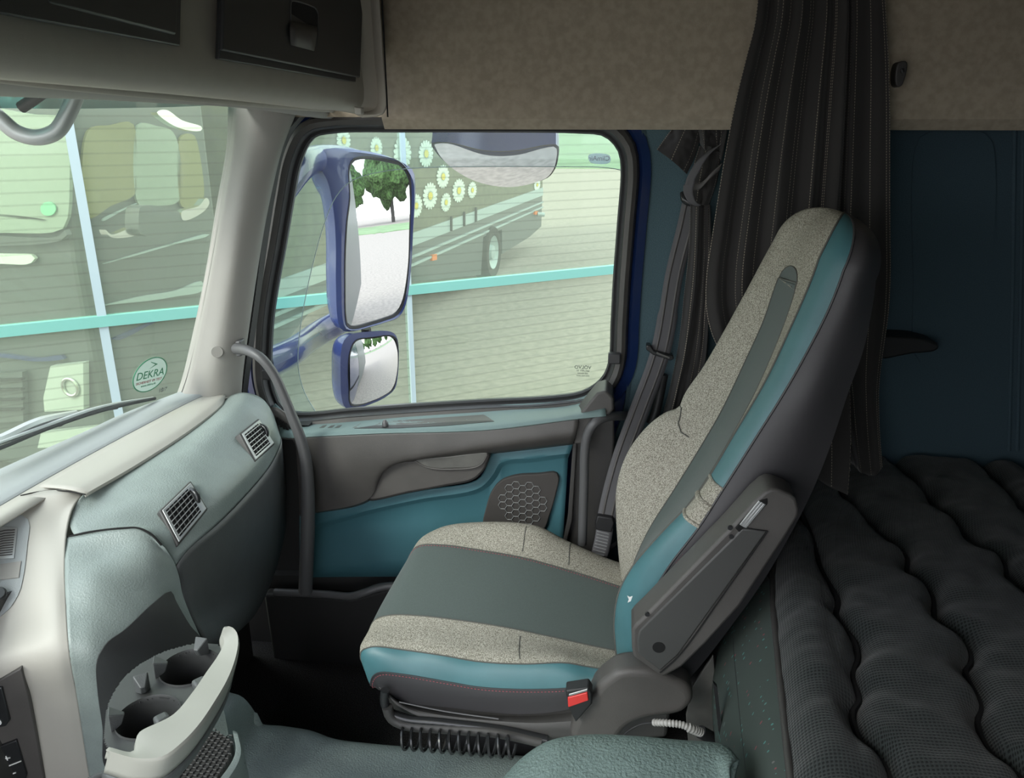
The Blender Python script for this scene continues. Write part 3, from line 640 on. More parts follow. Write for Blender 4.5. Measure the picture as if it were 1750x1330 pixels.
sign('+', 12, 1297, .024); tube('button_sign', [Pp(a_, b_, sc0+sn*.0062, sn) for a_, b_ in ((17, 1324), (27, 1321))], .0013, M['white'], DB, n=6, res=3); sign('0', -2, 1235, .02)
tube('button_sign', [Pp(a_, b_, sc0+sn*.006, sn) for a_, b_ in ((-10, 1319), (36, 1301))], .0012, M['white'], DB, n=6, res=3)
# niche (its shade painted as a dark panel) and cup holder
niche = [(288, 1012), (297, 1030), (322, 1072), (343, 1096), (352, 1160), (320, 1230), (260, 1290), (184, 1310), (176, 1240), (167, 1180), (165, 1128), (180, 1100), (210, 1078), (262, 1030)]
decal('cup_holder_niche', niche, TSD, M['nicheshade'], DB, lift=.003, thick=.003, rings=10, n=90)  # raised panel, the recess's shade is in its dark colour
ch = thing('cup_holder', 'open double cup holder with pale grey rim folded out of the centre stack', 'cup holder', P(290, 1200, y=1.02)-V((0, 0, .12)))
zt = .722
rimo = [P(a, b, z=z) for a, b, z in ((181, 1282, zt-.005), (235, 1296, zt), (279, 1292, zt), (312, 1268, zt+.004), (340, 1238, zt+.008), (366, 1200, zt+.012), (390, 1158, zt+.016), (403, 1122, zt+.022), (407, 1096, zt+.03), (404, 1080, zt+.034), (394, 1071, zt+.036), (384, 1071, zt+.036))]
c_lo = [p+V((-.012, .0, -.045)) for p in rimo]; c_lo2 = [p+V((-.05, .01, -.062)) for p in rimo]
rimi = [P(a, b, z=z) for a, b, z in ((186, 1277, zt-.006), (228, 1284, zt-.004), (234, 1258, zt), (240, 1250, zt+.002), (295, 1222, zt+.004), (330, 1182, zt+.008), (352, 1150, zt+.010), (374, 1118, zt+.014), (383, 1098, zt+.022), (380, 1085, zt+.03), (380, 1077, zt+.034), (382, 1073, zt+.035))]
c_in = [p+V((-.008, 0, -.02)) for p in rimi]
rows = loft([c_in, rimi, rimo, [p+V((.002, -.001, -.006)) for p in rimo], c_lo], 50, 4, sharp=(1, 2)); gridmesh('rim', rows, M['rimgrey'], ch, solid=.003, offset=-1)
rows = loft([c_lo, [p+V((-.012, .0, -.03)) for p in c_lo], [p+V((-.06, .02, -.05)) for p in c_lo]], 40, 4); gridmesh('bowl_underside', rows, M['glove'], ch, solid=.003)
# tray floor with two round wells
tz = .700
tout = [P(a, b, z=tz+d) for a, b, d in ((186, 1283, 0), (230, 1292, 0), (290, 1250, 0), (340, 1195, .004), (375, 1130, .006), (382, 1105, .01), (340, 1096, .012), (300, 1104, .012), (262, 1120, .01), (222, 1150, .006), (196, 1185, .004), (182, 1230, 0))]
def well(cx, cy, r):
    c = P(cx, cy, z=tz+.008); n = 36; ring = [c+V((math.cos(2*math.pi*k/n)*r, math.sin(2*math.pi*k/n)*r, 0)) for k in range(n)]
    L = [[c+(p-c)*1.06+V((0, 0, -.002)) for p in ring], [c+(p-c)*1.03+V((0, 0, .003)) for p in ring], ring, [c+(p-c)*.97+V((0, 0, -.01)) for p in ring], [c+(p-c)*.86+V((0, 0, -.06)) for p in ring]]
    o = ringloft('cup_well', L, M['nicheshade'], ch); vs, fs = ringfill([p+V((0, 0, .001)) for p in L[-1]], 1, V()); mk('well_floor', vs, fs, M['black'], o); return c
to = spline(tout, 60, closed=True); w1 = well(324, 1141, .047); w2 = well(254, 1226, .047)
# the tray surface leaves the wells open: faces outside the circles
mb = MB(); N = 40
x0 = min(p.x for p in to); x1 = max(p.x for p in to); y0 = min(p.y for p in to); y1 = max(p.y for p in to)
def inside(x, y, poly):
    c = False; n = len(poly)
    for i in range(n):
        a, b = poly[i], poly[(i+1) % n]
        if (a.y > y) != (b.y > y) and x < (b.x-a.x)*(y-a.y)/(b.y-a.y)+a.x: c = not c
    return c
N = 70
for i in range(N):
    for j in range(N):
        X = x0+(x1-x0)*(i+.5)/N; Y = y0+(y1-y0)*(j+.5)/N
        if not inside(X, Y, to): continue
        if min(math.hypot(X-w1.x, Y-w1.y), math.hypot(X-w2.x, Y-w2.y)) < .0475: continue
        hx = (x1-x0)/N/2; hy = (y1-y0)/N/2; mb.add([(X-hx, Y-hy, tz+.006), (X+hx, Y-hy, tz+.006), (X+hx, Y+hy, tz+.006), (X-hx, Y+hy, tz+.006)], [(0, 1, 2, 3)])
mb.build('tray', M['nicheshade'], ch, smooth=False, solid=.003)
for c, s, (a, b, yy) in ((w1, 1, (345, 1092, 1.1)), (w2, 1, (185, 1219, 1.0)), (w2, -1, (240, 1155, 1.06)), (w1, -1, (262, 1130, 1.08))):
    q = P(a, b, z=.735); d = (c-q); d.z = 0; d.normalize(); t = V((-d.y, d.x, 0))
    mk('spring_finger', [q-t*.012+V((0, 0, .004)), q+t*.012+V((0, 0, .004)), q+t*.004+d*.022-V((0, 0, .008)), q-t*.004+d*.022-V((0, 0, .008)), q-t*.012-V((0, 0, .03)), q+t*.012-V((0, 0, .03)), q+t*.004+d*.016-V((0, 0, .024)), q-t*.004+d*.016-V((0, 0, .024))],
       [(0, 1, 2, 3), (4, 5, 6, 7), (0, 1, 5, 4), (1, 2, 6, 5), (2, 3, 7, 6), (3, 0, 4, 7)], M['glove'], ch, bevel=.002)
for a, b in ((341, 1164), (276, 1226)):
    q = P(a, b, z=.722); MB().box(q-V((0, 0, .006)), (.022, .020, .016), Matrix.Rotation(.9, 3, 'Z')).build('rim_notch', M['glove'], ch, bevel=.005)
# column of the dashboard under the cup holder and tray with hexagonal mat
q = Q3((330, 1095, 1.27), (345, 1095, 1.26), (410, 1290, 1.22), (400, 1345, 1.2), (150, 1345, 1.05), (300, 1240, 1.15)); 
tr = thing('storage_tray', 'small dark floor tray with hexagon mat under the cup holder', 'tray', P(340, 1300, z=.45))
tp = QZ(.47, (345, 1240), (398, 1262), (392, 1300), (360, 1345), (250, 1400), (220, 1370), (290, 1290)); prism('tray_base', tp, (0, 0, -.04), M['charcoal'], tr, bevel=.004)
mb = MB(); c = P(340, 1300, z=.4715); s = .0065
for i in range(-18, 19):
    for j in range(-16, 17):
        X = c.x+s*1.5*i; Y = c.y+s*math.sqrt(3)*(j+(i % 2)*.5)
        if not inside(X, Y, tp): continue
        for k in range(3):
            a = math.pi/3*k; b = a+math.pi/3; mb.tube([V((X+s*math.cos(a), Y+s*math.sin(a), .4715)), V((X+s*math.cos(b), Y+s*math.sin(b), .4715))], .0011, 4)
mb.build('hexagon_mat', M['black'], tr)
rows = loft([QZ(.50, (398, 1250), (402, 1290), (378, 1330), (330, 1380)), QZ(.50, (404, 1252), (410, 1292), (388, 1334), (340, 1390)), QZ(.38, (410, 1262), (424, 1330), (440, 1420), (440, 1500))], 20, 5, sharp=(1,)); gridmesh('tray_wall', rows, M['dash'], tr, solid=.004)
sc = P(413, 1306, z=.44); tube('screw', [sc, sc+(CAM-sc).normalized()*.012], .006, M['black'], tr, res=2)
rg_ = thing('round_tray', 'black round cup rim at the bottom edge beside the centre stack', 'tray', P(180, 1345, z=.60))
c = P(185, 1368, z=.62); tube('rim', [c+V((math.cos(t)*.058, math.sin(t)*.058, 0)) for t in [2*math.pi*k/24 for k in range(24)]], .007, M['glove'], rg_, closed=True, res=48)
vs, fs = ringfill([c+V((math.cos(t)*.056, math.sin(t)*.056, -.02)) for t in [2*math.pi*k/24 for k in range(24)]], 2, V((0, 0, -.01))); mk('bowl', vs, fs, M['black'], rg_)

# ------------------------------------------------------------------ overhead console
OC = thing('overhead_console', 'beige overhead shelf with black lockers above the windscreen', 'overhead console', V((-.72, 1.0, 1.6)))
f0 = [P(0, 98, x=-.566), P(176, 121, x=-.60), P(352, 143, x=-.618), P(480, 160, x=-.615), P(584, 175, x=-.602), P(625, 179, x=-.588), P(648, 184, x=-.560), P(660, 190, x=-.535)]
f0 = [f0[0]+(f0[0]-f0[1])*1.5]+f0
face_b = f0
def faceline(z): return [V((p.x-.02*(z-1.63), p.y, z)) for p in f0]
e1 = [V((p.x-.012, p.y, p.z-.006)) for p in f0]
e2 = [V((p.x-.06, p.y, p.z-.012)) for p in f0]
gridmesh('console_face', loft([e2, e1, [V((p.x, p.y, p.z+.012)) for p in f0], faceline(1.72), faceline(1.85), faceline(2.05), faceline(2.21)], 40, 3), M['beigeplastic'], OC, solid=.006)
tube('end_gap', [V((f0[-1].x+.003, f0[-1].y, z)) for z in (1.60, 1.63, 1.8, 2.0, 2.2)], .002, M['gap'], OC, n=8)
# underside: slot shadow painted black, and shade roller housing
g0 = [P(a, b, x=-.66+.0*a) for a, b in ((-200, 78), (0, 112), (176, 135), (352, 155), (480, 171), (620, 187))]
und1 = [V((p.x-.03, p.y, p.z-.004)) for p in e2]
pts = [P(a, b, x=-.70) for a, b in ((-150, 104), (0, 127), (176, 148), (352, 166), (480, 178), (600, 188))]
tube('shade_roller', pts, .010, M['beigeplastic'], OC, n=12, res=40)
lip = [P(a, b, x=-.72) for a, b in ((-150, 118), (0, 141), (176, 158), (352, 173), (440, 180), (520, 194), (600, 207), (650, 214))]
lip2 = [V((p.x-.16, p.y, 1.63)) for p in lip]
gridmesh('header_panel', loft([[V((p.x+.012, p.y, p.z+.012)) for p in lip], lip, lip2], 40, 4), M['pillar'], OC, solid=.004)
slot = [P(a, b, x=-.66) for a, b in ((-150, 84), (0, 108), (176, 131), (352, 152), (480, 168), (584, 180))]
gridmesh('roller_slot_shadow', loft([slot, [V((p.x-.06, p.y, p.z+.02)) for p in slot]], 30, 2), M['gap'], OC, solid=.003)  # black sheet standing in for the shadow under the console
q = Q(1.86, (604, 182), (618, 184), (618, 196), (606, 195)); prism('roller_catch', q, (0, .02, 0), M['cream'], OC, bevel=.003)
def onface(px, py, d=0):
    p = P(px, py, x=-.60)
    for _ in range(6):
        xs = f0; x = None
        for a, b in zip(xs, xs[1:]):
            if min(a.y, b.y) <= p.y <= max(a.y, b.y): x = a.x+(b.x-a.x)*(p.y-a.y)/(b.y-a.y)
        if x is None: x = xs[0].x if p.y < xs[0].y else xs[-1].x
        p = P(px, py, x=x-.02*(p.z-1.63)+d)
    return p
def locker(px, inner, handle, label):
    fr = prism('locker', [onface(a, b, .004) for a, b in px], V((.008, 0, 0)), M['locker'], OC, bevel=.002); fr['label'] = label
    prism('locker_door', [onface(a, b, .012) for a, b in inner], V((.008, 0, 0)), M['locker'], fr, bevel=.003)
    if handle:
        lo = spline([onface(a, b, .0205) for a, b in handle], 28, closed=True); prism('latch_recess', lo, V((.0015, 0, 0)), M['gap'], fr); tube('latch_rim', [q+V((.002, 0, 0)) for q in lo], .0016, M['handle'], fr, n=6, closed=True, res=40)
        h = handle; mid = [h[3], h[4], h[5], h[6]] if len(h) > 6 else h
        rows = [[onface(497, 36, .023), onface(541, 46, .023)], [onface(496, 50, .029), onface(541, 56, .029)], [onface(497, 77, .025), onface(536, 87, .025)]]
        gridmesh('latch', [across(r, 4) for r in rows], M['charcoal2'], fr, solid=.003)
locker([(372, -60), (620, -60), (613, 143), (367, 101)], [(376, -60), (617, -60), (610, 133), (372, 86)], [(496, 2), (498, 1), (541, 18), (542, 25), (541, 60), (536, 88), (530, 88), (498, 79), (495, 75), (495, 40)], 'black overhead locker with a latch')
locker([(-120, -60), (302, -60), (299, 79), (-120, 4)], [(60, -60), (298, -60), (292, 60), (72, 6)], None, 'black overhead locker with a plain lid')

# ------------------------------------------------------------------ floor hump, cover pad, lower things
et = thing('engine_tunnel', 'grey green grained engine tunnel cover across the cab floor', 'engine cover', V((-.4, 1.0, 0)))
far = [(385, 1182, .32), (410, 1190, .31), (430, 1212, .26), (445, 1237, .19), (480, 1241, .165), (530, 1249, .16), (570, 1263, .155), (640, 1272, .15), (740, 1280, .15), (850, 1290, .15), (1000, 1296, .15), (1150, 1302, .15)]
tf = [P(a, b, z=c) for a, b, c in far]; tf = [tf[0]+V((-.05, .0, .02))]+tf
t_dn = [V((p.x, p.y+.03, 0)) for p in tf]; t_r = [V((p.x, p.y+.012, p.z-.02)) for p in tf]
t1 = [V((p.x-.0, p.y-.10, p.z+.015)) for p in tf]; t2 = [V((p.x, p.y-.35, p.z+.03)) for p in tf]; t3 = [V((p.x, .15, p.z+.03)) for p in tf]
gridmesh('tunnel_cover', loft([t_dn, t_r, tf, t1, t2, t3], 90, 6), mat('tunnel_plastic', (.28, .34, .325), .4, var=.08, vscale=12, bump=1, bscale=240, bdist=.002), et, solid=.004, offset=-1)
pad = [(850, 1345, .98), (866, 1325, 1.0), (898, 1293, 1.03), (940, 1268, 1.05), (1000, 1258, 1.06), (1080, 1260, 1.055), (1160, 1267, 1.05), (1236, 1275, 1.045), (1262, 1300, 1.0)]
p0 = [P(a, b, y=c) for a, b, c in pad]
pd = thing('armrest_pad', 'rounded grey green leather grained pad at the bottom edge of the photo', 'armrest pad', P(1050, 1330, y=.9)-V((0, 0, .12)))
pc = P(1050, 1300, y=.95)
L = [[p+V((0, .0, -.12)) for p in p0], [p+V((0, .012, -.04)) for p in p0], p0, [pc+(p-pc)*.9+V((0, -.03, .012)) for p in p0], [V((p.x*.92+.01, p.y-.22, p.z-.005)) for p in p0], [V((p.x*.92+.01, p.y-.45, p.z-.02)) for p in p0]]
gridmesh('pad_cover', loft(L, 50, 6), mat('pad_leather', (.13, .18, .17), .42, var=.06, vscale=30, bump=1, bscale=200, bdist=.003), pd, solid=.004)

# ------------------------------------------------------------------ passenger seat
ST = thing('passenger_seat', 'grey tweed and teal air suspended passenger seat with folded armrest', 'seat', V((-.2, 1.6, 0)))
# --- cushion
C2 = Q3((618, 1112, 1.415), (626, 1108, 1.415), (640, 1105, 1.415), (691, 1111, 1.415), (754, 1120, 1.41), (819, 1131, 1.41), (893, 1135, 1.41), (966, 1133, 1.415), (1002, 1139, 1.42), (1056, 1147, 1.42), (1090, 1149, 1.42))
C3 = Q3((640, 1060, 1.53), (650, 1055, 1.53), (673, 1051, 1.53), (721, 1053, 1.53), (783, 1060, 1.53), (856, 1071, 1.53), (929, 1086, 1.53), (1002, 1102, 1.53), (1050, 1112, 1.53), (1090, 1120, 1.53))
C4 = Q3((706, 940, 1.745), (713, 934, 1.745), (724, 931, 1.745), (765, 932, 1.745), (819, 940, 1.745), (893, 953, 1.745), (966, 973, 1.745), (1021, 990, 1.745), (1064, 1004, 1.745), (1100, 1016, 1.745))
C5 = Q3((712, 934, 1.83), (722, 920, 1.835), (739, 908, 1.84), (765, 898, 1.84), (819, 893, 1.84), (878, 894, 1.84), (918, 901, 1.84), (958, 921, 1.84), (1002, 941, 1.84), (1039, 956, 1.84), (1064, 964, 1.84), (1100, 975, 1.84))
C1 = Q3((634, 1172, 1.40), (636, 1158, 1.395), (648, 1150, 1.39), (688, 1153, 1.385), (765, 1166, 1.385), (819, 1175, 1.385), (893, 1179, 1.385), (966, 1177, 1.385), (1010, 1171, 1.385), (1060, 1150, 1.39), (1090, 1150, 1.39))
C0 = Q3((646, 1178, 1.42), (655, 1182, 1.41), (668, 1190, 1.40), (691, 1200, 1.395), (780, 1211, 1.39), (819, 1216, 1.39), (893, 1221, 1.39), (966, 1214, 1.39), (1010, 1200, 1.39), (1060, 1180, 1.39), (1090, 1170, 1.39))
def nose(c, *ds): return [c[0]+V(d) for d in ds][::-1]+c
C2n = [C2[0]+V((.02, .02, -.075)), C2[0]+V((.002, .01, -.05)), C2[0]+V((-.004, 0, -.02))]+C2
C3n = [C3[0]+V((.02, 0, -.11)), C3[0]+V((-.012, 0, -.075)), C3[0]+V((-.014, 0, -.03))]+C3
C4n = [C4[0]+V((.02, 0, -.14)), C4[0]+V((-.012, 0, -.10)), C4[0]+V((-.018, 0, -.04))]+C4
C5n = [C5[0]+V((.03, 0, -.12)), C5[0]+V((.0, 0, -.08)), C5[0]+V((-.006, 0, -.03))]+C5
C6n = [p+V((.015, .035, -.035)) for p in C5n]; C7n = [V((p.x, p.y+.035, min(p.z-.05, .42))) for p in C5n]
C0n = [C0[0]+V((.03, .03, -.0))]+C0; C1n = [C1[0]+V((.02, .03, -.0))]+C1
NS = 70
def gridparts(curves, n, k, parts, parent, sharp=(), groove=.0, **kw):
    rows = loft(curves, n, k, sharp)
    for nm, j0, j1, m in parts:
        gridmesh(nm, [r[j0*k:j1*k+1] for r in rows], m, parent, **kw)
    return rows
crv = [C0n, C1n, C2n, C3n, C4n, C5n, C6n, C7n]
rows = gridparts(crv, NS, 7, [('cushion_side_panel', 0, 1, M['darkleather']), ('cushion_teal_band', 1, 2, M['tealleather']), ('cushion_bolster', 2, 3, M['tweed']), ('cushion_centre', 3, 4, M['seatcentre']), ('cushion_bolster', 4, 7, M['tweed'])], ST)
def seam(name, line, m, r=.0016, lift=.001): tube(name, [p+(CAM-p).normalized()*lift for p in line], r, m, ST, n=6, res=0)
def stitches(name, line, m, off=V((0, 0, 0)), step=.0075, r=.0007):
    L = spline([p+off+(CAM-p).normalized()*.0018 for p in line], max(8, int(sum((line[i+1]-line[i]).length for i in range(len(line)-1))/step)*2)); mb = MB()
    for i in range(0, len(L)-1, 2): mb.tube([L[i], L[i+1]], r, 5)
    mb.build(name, m, ST, smooth=False)
for j, m in ((1, M['darkleather']), (2, M['greythread']), (3, M['greythread']), (4, M['greythread'])): seam('seat_seam', [r[j*7] for r in rows], m)
stitches('red_stitching', [r[7] for r in rows][2:], M['stitch'], V((.004, 0, -.006)))
stitches('seat_stitching', [r[28] for r in rows][4:], M['stitch'], V((0, -.006, 0)))
for j0, j1, i in ((28, 36, 51), (28, 35, 40), (14, 21, 44)):
    tube('quilt_line', [rows[i][j]+V((0, 0, .0004)) for j in range(j0+1, j1)], .0011, M['greythread'], ST, n=6, res=0)
# --- backrest
B = V((.07, 0, .45)); T = V((.40, 0, 1.44)); ax = (T-B).normalized()
def sval(p): return (p.x-B.x)*ax.x+(p.z-B.z)*ax.z
L3 = Q3((1066, 1165, 1.47), (1056, 1130, 1.475), (1051, 1090, 1.475), (1050, 1060, 1.475), (1058, 1012, 1.475), (1080, 970, 1.475), (1100, 945, 1.475), (1145, 896, 1.475), (1178, 862, 1.475), (1209, 820, 1.475), (1254, 744, 1.48), (1308, 652, 1.485), (1350, 563, 1.495), (1384, 485, 1.505), (1400, 440, 1.515), (1406, 408, 1.53))
L4 = Q3((1087, 1165, 1.42), (1088, 1130, 1.42), (1090, 1100, 1.42), (1097, 1053, 1.42), (1112, 1020, 1.42), (1145, 966, 1.42), (1194, 902, 1.42), (1233, 841, 1.425), (1292, 748, 1.43), (1342, 668, 1.435), (1384, 593, 1.445), (1418, 525, 1.455), (1443, 458, 1.465), (1452, 415, 1.475))
L34 = [(a, b, c) for a, b, c in ((1074, 1165, 1.44), (1068, 1130, 1.44), (1066, 1090, 1.44), (1070, 1040, 1.44), (1082, 1005, 1.44), (1122, 942, 1.44), (1170, 888, 1.44), (1218, 832, 1.44), (1270, 752, 1.445), (1322, 665, 1.45), (1366, 580, 1.46), (1400, 505, 1.47), (1424, 445, 1.48), (1432, 410, 1.495))]
L34 = Q3(*L34)
L5 = Q3((1165, 1175, 1.44), (1200, 1135, 1.44), (1250, 1070, 1.44), (1300, 1000, 1.44), (1350, 915, 1.44), (1388, 840, 1.445), (1420, 760, 1.45), (1450, 670, 1.46), (1475, 600, 1.47), (1490, 530, 1.485), (1498, 470, 1.495), (1500, 440, 1.505))
L45 = Q3((1120, 1170, 1.415), (1140, 1130, 1.41), (1170, 1060, 1.41), (1220, 990, 1.41), (1270, 905, 1.41), (1310, 830, 1.415), (1355, 750, 1.42), (1396, 665, 1.425), (1428, 590, 1.44), (1455, 520, 1.45), (1472, 460, 1.46), (1478, 425, 1.475))
L2 = Q3((1064, 1120, 1.545), (1058, 1080, 1.545), (1058, 1040, 1.545), (1066, 1005, 1.545), (1088, 965, 1.545), (1148, 897, 1.55), (1200, 830, 1.555), (1249, 748, 1.555), (1292, 668, 1.555), (1325, 593, 1.555), (1352, 520, 1.56), (1366, 470, 1.565), (1378, 430, 1.575), (1384, 405, 1.58))
L1 = Q3((1072, 1030, 1.71), (1075, 990, 1.71), (1090, 945, 1.71), (1112, 900, 1.71), (1152, 837, 1.71), (1199, 761, 1.705), (1233, 702, 1.70), (1275, 614, 1.69), (1304, 550, 1.68), (1327, 483, 1.67), (1345, 440, 1.665), (1360, 405, 1.66))
L0 = Q3((1066, 1000, 1.80), (1058, 950, 1.80), (1053, 890, 1.80), (1054, 830, 1.80), (1072, 775, 1.80), (1108, 728, 1.80), (1140, 705, 1.80), (1160, 699, 1.80), (1163, 690, 1.80), (1172, 670, 1.795), (1200, 630, 1.79), (1235, 570, 1.785), (1272, 503, 1.775), (1303, 445, 1.765), (1325, 405, 1.755))
seg = [L5, L45, L4, L34, L3, L2, L1, L0]
Lf = [p+V((.055, .055, -.01)) for p in L0]; Lfb = [p+V((.15, .05, .0)) for p in L0]
Lb2 = [V((p.x+.01, p.y+.28, p.z)) for p in L5]
seg = seg+[Lf, Lfb, Lb2]
S0, S1, NR = .02, .955, 64
def resS(c):
    d = spline(c, 200); ss = [sval(p) for p in d]
    for i in range(1, len(ss)): ss[i] = max(ss[i], ss[i-1]+1e-6)
    out = []; j = 0
    for k in range(NR):
        s = S0+(S1-S0)*k/(NR-1)
        while j < len(ss)-2 and ss[j+1] < s: j += 1
        t = (s-ss[j])/(ss[j+1]-ss[j]); t = min(max(t, -40 if s < ss[0] else 0), 60 if s > ss[-1] else 1)
        if s > ss[-1]: q = d[-1]+ax*(s-ss[-1])
        elif s < ss[0]: q = d[0]-ax*(ss[0]-s)
        else: q = d[j].lerp(d[j+1], min(max(t, 0), 1))
        out.append(q)
    return out
cols = [resS(c) for c in seg]
SC = 1.045                                      # crown height along the back
NC = 12; cen = [sum((c[-1] for c in cols), V())/len(cols)]
base_s = S1
for c in cols:
    e0 = c[-1]; last = e0
    cpt = cen[0]+ax*(sval(e0)-sval(cen[0]))
    for k in range(1, NC+1):
        a = k/NC*math.pi/2; c.append(cpt+(e0-cpt)*max(math.cos(a), .02)**.85+ax*(SC-base_s)*math.sin(a))
NT = NR+NC; K = 7
rows = [across([c[i] for c in cols]+[cols[0][i]], K) for i in range(NT)]
def sub(j0, j1, i0, i1): return [r[j0:j1+1] for r in rows[i0:i1+1]]
def rowat(py, col):                         # first station whose point in a column is above the given pixel row
    for i in range(NT):
        p = rows[i][col]; v = p-CAM; zc = v.dot(fwd)
        if CY-F_PX*v.dot(upv)/zc < py: return i
    return NT-1
c3, c4, c2, c1, c0 = 4*K, 2*K, 5*K, 6*K, 7*K
iN0, iN1 = rowat(872, c3), rowat(822, c3); iT = rowat(492, 5*K+3); END = NT-1
gridmesh('backrest_side_panel', sub(0, c4, 0, END), M['darkleather'], ST)
gridmesh('backrest_teal_strip', sub(c4, c3, 0, iN0), M['tealleather'], ST)
gridmesh('backrest_teal_strip', sub(c4, c3, iN1, END), M['tealleather'], ST)
gridmesh('backrest_gather', sub(c4, c3, iN0, iN1), M['tweed'], ST)
gridmesh('backrest_bolster', sub(c3, c2, 0, END), M['tweed'], ST)
gridmesh('backrest_centre', sub(c2, c1, 0, iT), M['seatcentre'], ST)
HC = gridmesh('headrest_cover', sub(c2, c1, iT, END), M['tweed'], ST); TH = bvh(HC)
decal('insert_top', [(1327, 494), (1333, 474), (1338, 464), (1345, 457), (1353, 455), (1360, 460), (1363, 472), (1362, 494), (1345, 497)], TH, M['seatcentre'], ST, lift=.0, thick=.0012, smooth=False, n=54)
gridmesh('backrest_bolster', sub(c1, 8*K, 0, END), M['tweed'], ST)
gridmesh('backrest_rear', sub(8*K, 11*K, 0, END), M['darkleather'], ST)
seam('seat_seam', [r[c3] for r in rows], M['greythread'], r=.0022)
seam('seat_seam', [r[c4] for r in rows], M['darkleather'], r=.0022)
for cc_ in (c2, c1): seam('seat_seam', [r[cc_] for r in rows[:iT+1]], M['greythread'], r=.0013)
surfline('seat_seam', [(1327, 494), (1333, 474), (1338, 464), (1345, 457), (1353, 455), (1360, 460), (1363, 472), (1362, 494)], TH, .0014, M['greythread'], ST, lift=.001)
stitches('red_stitching', [r[c4] for r in rows[:-6]], M['stitch'], V((.007, 0, -.003)))
for i in (iN0, iN1): tube('gather_fold', [rows[i][j]+(CAM-rows[i][j]).normalized()*.001 for j in range(c4, c3+1)], .004, M['tweed'], ST, n=8, res=0)
im = (iN0+iN1)//2; tube('gather_fold', [rows[im][j] for j in range(c4, c3+1)], .0065, M['tweed'], ST, n=8, res=0)
iq = rowat(700, c0); tube('lumbar_crease', [rows[max(0, iq-int((c0-j)*.75))][j]+(CAM-rows[iq][j]).normalized()*.0008 for j in range(c1+2, c0+4)], .0016, M['greythread'], ST, n=6, res=0)
w_ = P(1078, 1024, y=1.437); mk('worn_patch', [w_+V(d)+(CAM-w_).normalized()*.0015 for d in ((-.008, 0, .008), (-.002, 0, .005), (.006, 0, .009), (.005, 0, .002), (.010, 0, -.002), (.002, 0, -.004), (-.006, 0, -.009), (-.004, 0, -.001))], [tuple(range(8))], M['white'], ST, smooth=False, solid=.0008)
# --- folded armrest
AR = [(1080, 1076), (1086, 1068), (1103, 1052), (1245, 906), (1290, 856), (1307, 841), (1318, 836), (1330, 837), (1352, 846), (1361, 853), (1366, 872), (1364, 884), (1343, 918), (1265, 1036), (1207, 1100), (1165, 1141), (1136, 1157), (1131, 1158), (1120, 1150), (1083, 1124), (1080, 1110)]
arm = prism('armrest', Q(1.33, *AR), (0, .07, 0), M['charcoal2'], ST, bevel=.010)
prism('armrest_panel', Q(1.328, (1092, 1078), (1250, 922), (1268, 903), (1312, 908), (1300, 925), (1160, 1120), (1128, 1148), (1090, 1117), (1088, 1095)), (0, .01, 0), mat('armrest_insert', (.055, .055, .053), .5, bump=.2, bscale=800), arm, bevel=.004)
tube('armrest_groove', Q(1.3275, (1128, 1150), (1160, 1121), (1236, 1016), (1312, 908)), .0014, M['gap'], arm, n=6, res=20)
tube('armrest_groove', Q(1.3275, (1312, 908), (1290, 905), (1270, 902)), .0010, M['gap'], arm, n=6, res=8)
hc = P(1126, 1107, y=1.3275); ci = [hc+V((math.cos(t)*.0125, 0, math.sin(t)*.0125)) for t in [2*math.pi*k/24 for k in range(24)]]; prism('armrest_hole', ci, (0, .004, 0), M['gap'], arm)
prism('latch_pocket', Q(1.3285, (1256, 903), (1300, 855), (1312, 852), (1312, 862), (1264, 911)), (0, .01, 0), M['gap'], arm, bevel=.002)
for k in range(3):
    q = Q(1.327, (1264+k*3.4, 897+k*2), (1297+k*4, 856+k*2.4), (1301+k*4, 858+k*2.4), (1268+k*3.4, 900+k*2)); prism('armrest_release', q, (0, .01, 0), M['silver'], arm, bevel=.001)
for a, b in ((1248, 903), (1250, 918), (1106, 1051)):
    c = P(a, b, y=1.328); prism('armrest_screw', [c+V((math.cos(t)*.0045, 0, math.sin(t)*.0045)) for t in [2*math.pi*k/12 for k in range(12)]], (0, .004, 0), M['black'], arm)
# --- side cover, base
dm = [(975, 1262), (984, 1226), (996, 1204), (1013, 1185), (1026, 1170), (1039, 1160), (1052, 1151), (1068, 1147), (1088, 1146), (1112, 1148), (1132, 1155), (1149, 1162), (1166, 1170), (1178, 1178), (1185, 1191), (1183, 1204), (1172, 1216), (1163, 1222), (1140, 1227), (1112, 1230), (1090, 1236), (1072, 1246), (1058, 1262), (1040, 1275), (1000, 1275)]
cov = prism('hinge_cover', spline(Q(1.345, *dm), 70, closed=True), (0, .07, 0), M['charcoal2'], ST, bevel=.016, segs=5)
q = Q(1.40, (640, 1172), (690, 1195), (966, 1205), (1010, 1190), (1110, 1160), (1150, 1190), (1140, 1262), (980, 1272), (920, 1266), (720, 1232), (670, 1215), (655, 1190)); prism('seat_frame', q, (0, .36, 0), M['charcoal'], ST, bevel=.012)
rows_ = loft([Q(1.405, (650, 1177), (690, 1204), (893, 1224), (1000, 1214)), Q(1.375, (664, 1190), (700, 1212), (893, 1236), (1000, 1232)), Q(1.37, (675, 1204), (720, 1226), (893, 1256), (990, 1268))], 30, 4)
gridmesh('side_skirt', rows_, M['charcoal'], ST, solid=.004)
tube('skirt_rail', Q(1.365, (658, 1180), (657, 1200), (664, 1216), (690, 1228), (760, 1236), (860, 1248), (935, 1264)), .010, M['blackgloss'], ST, n=10)
tube('skirt_rail', Q(1.36, (662, 1208), (668, 1226), (690, 1238), (760, 1245), (850, 1252), (925, 1268)), .012, M['charcoal'], ST, n=10)
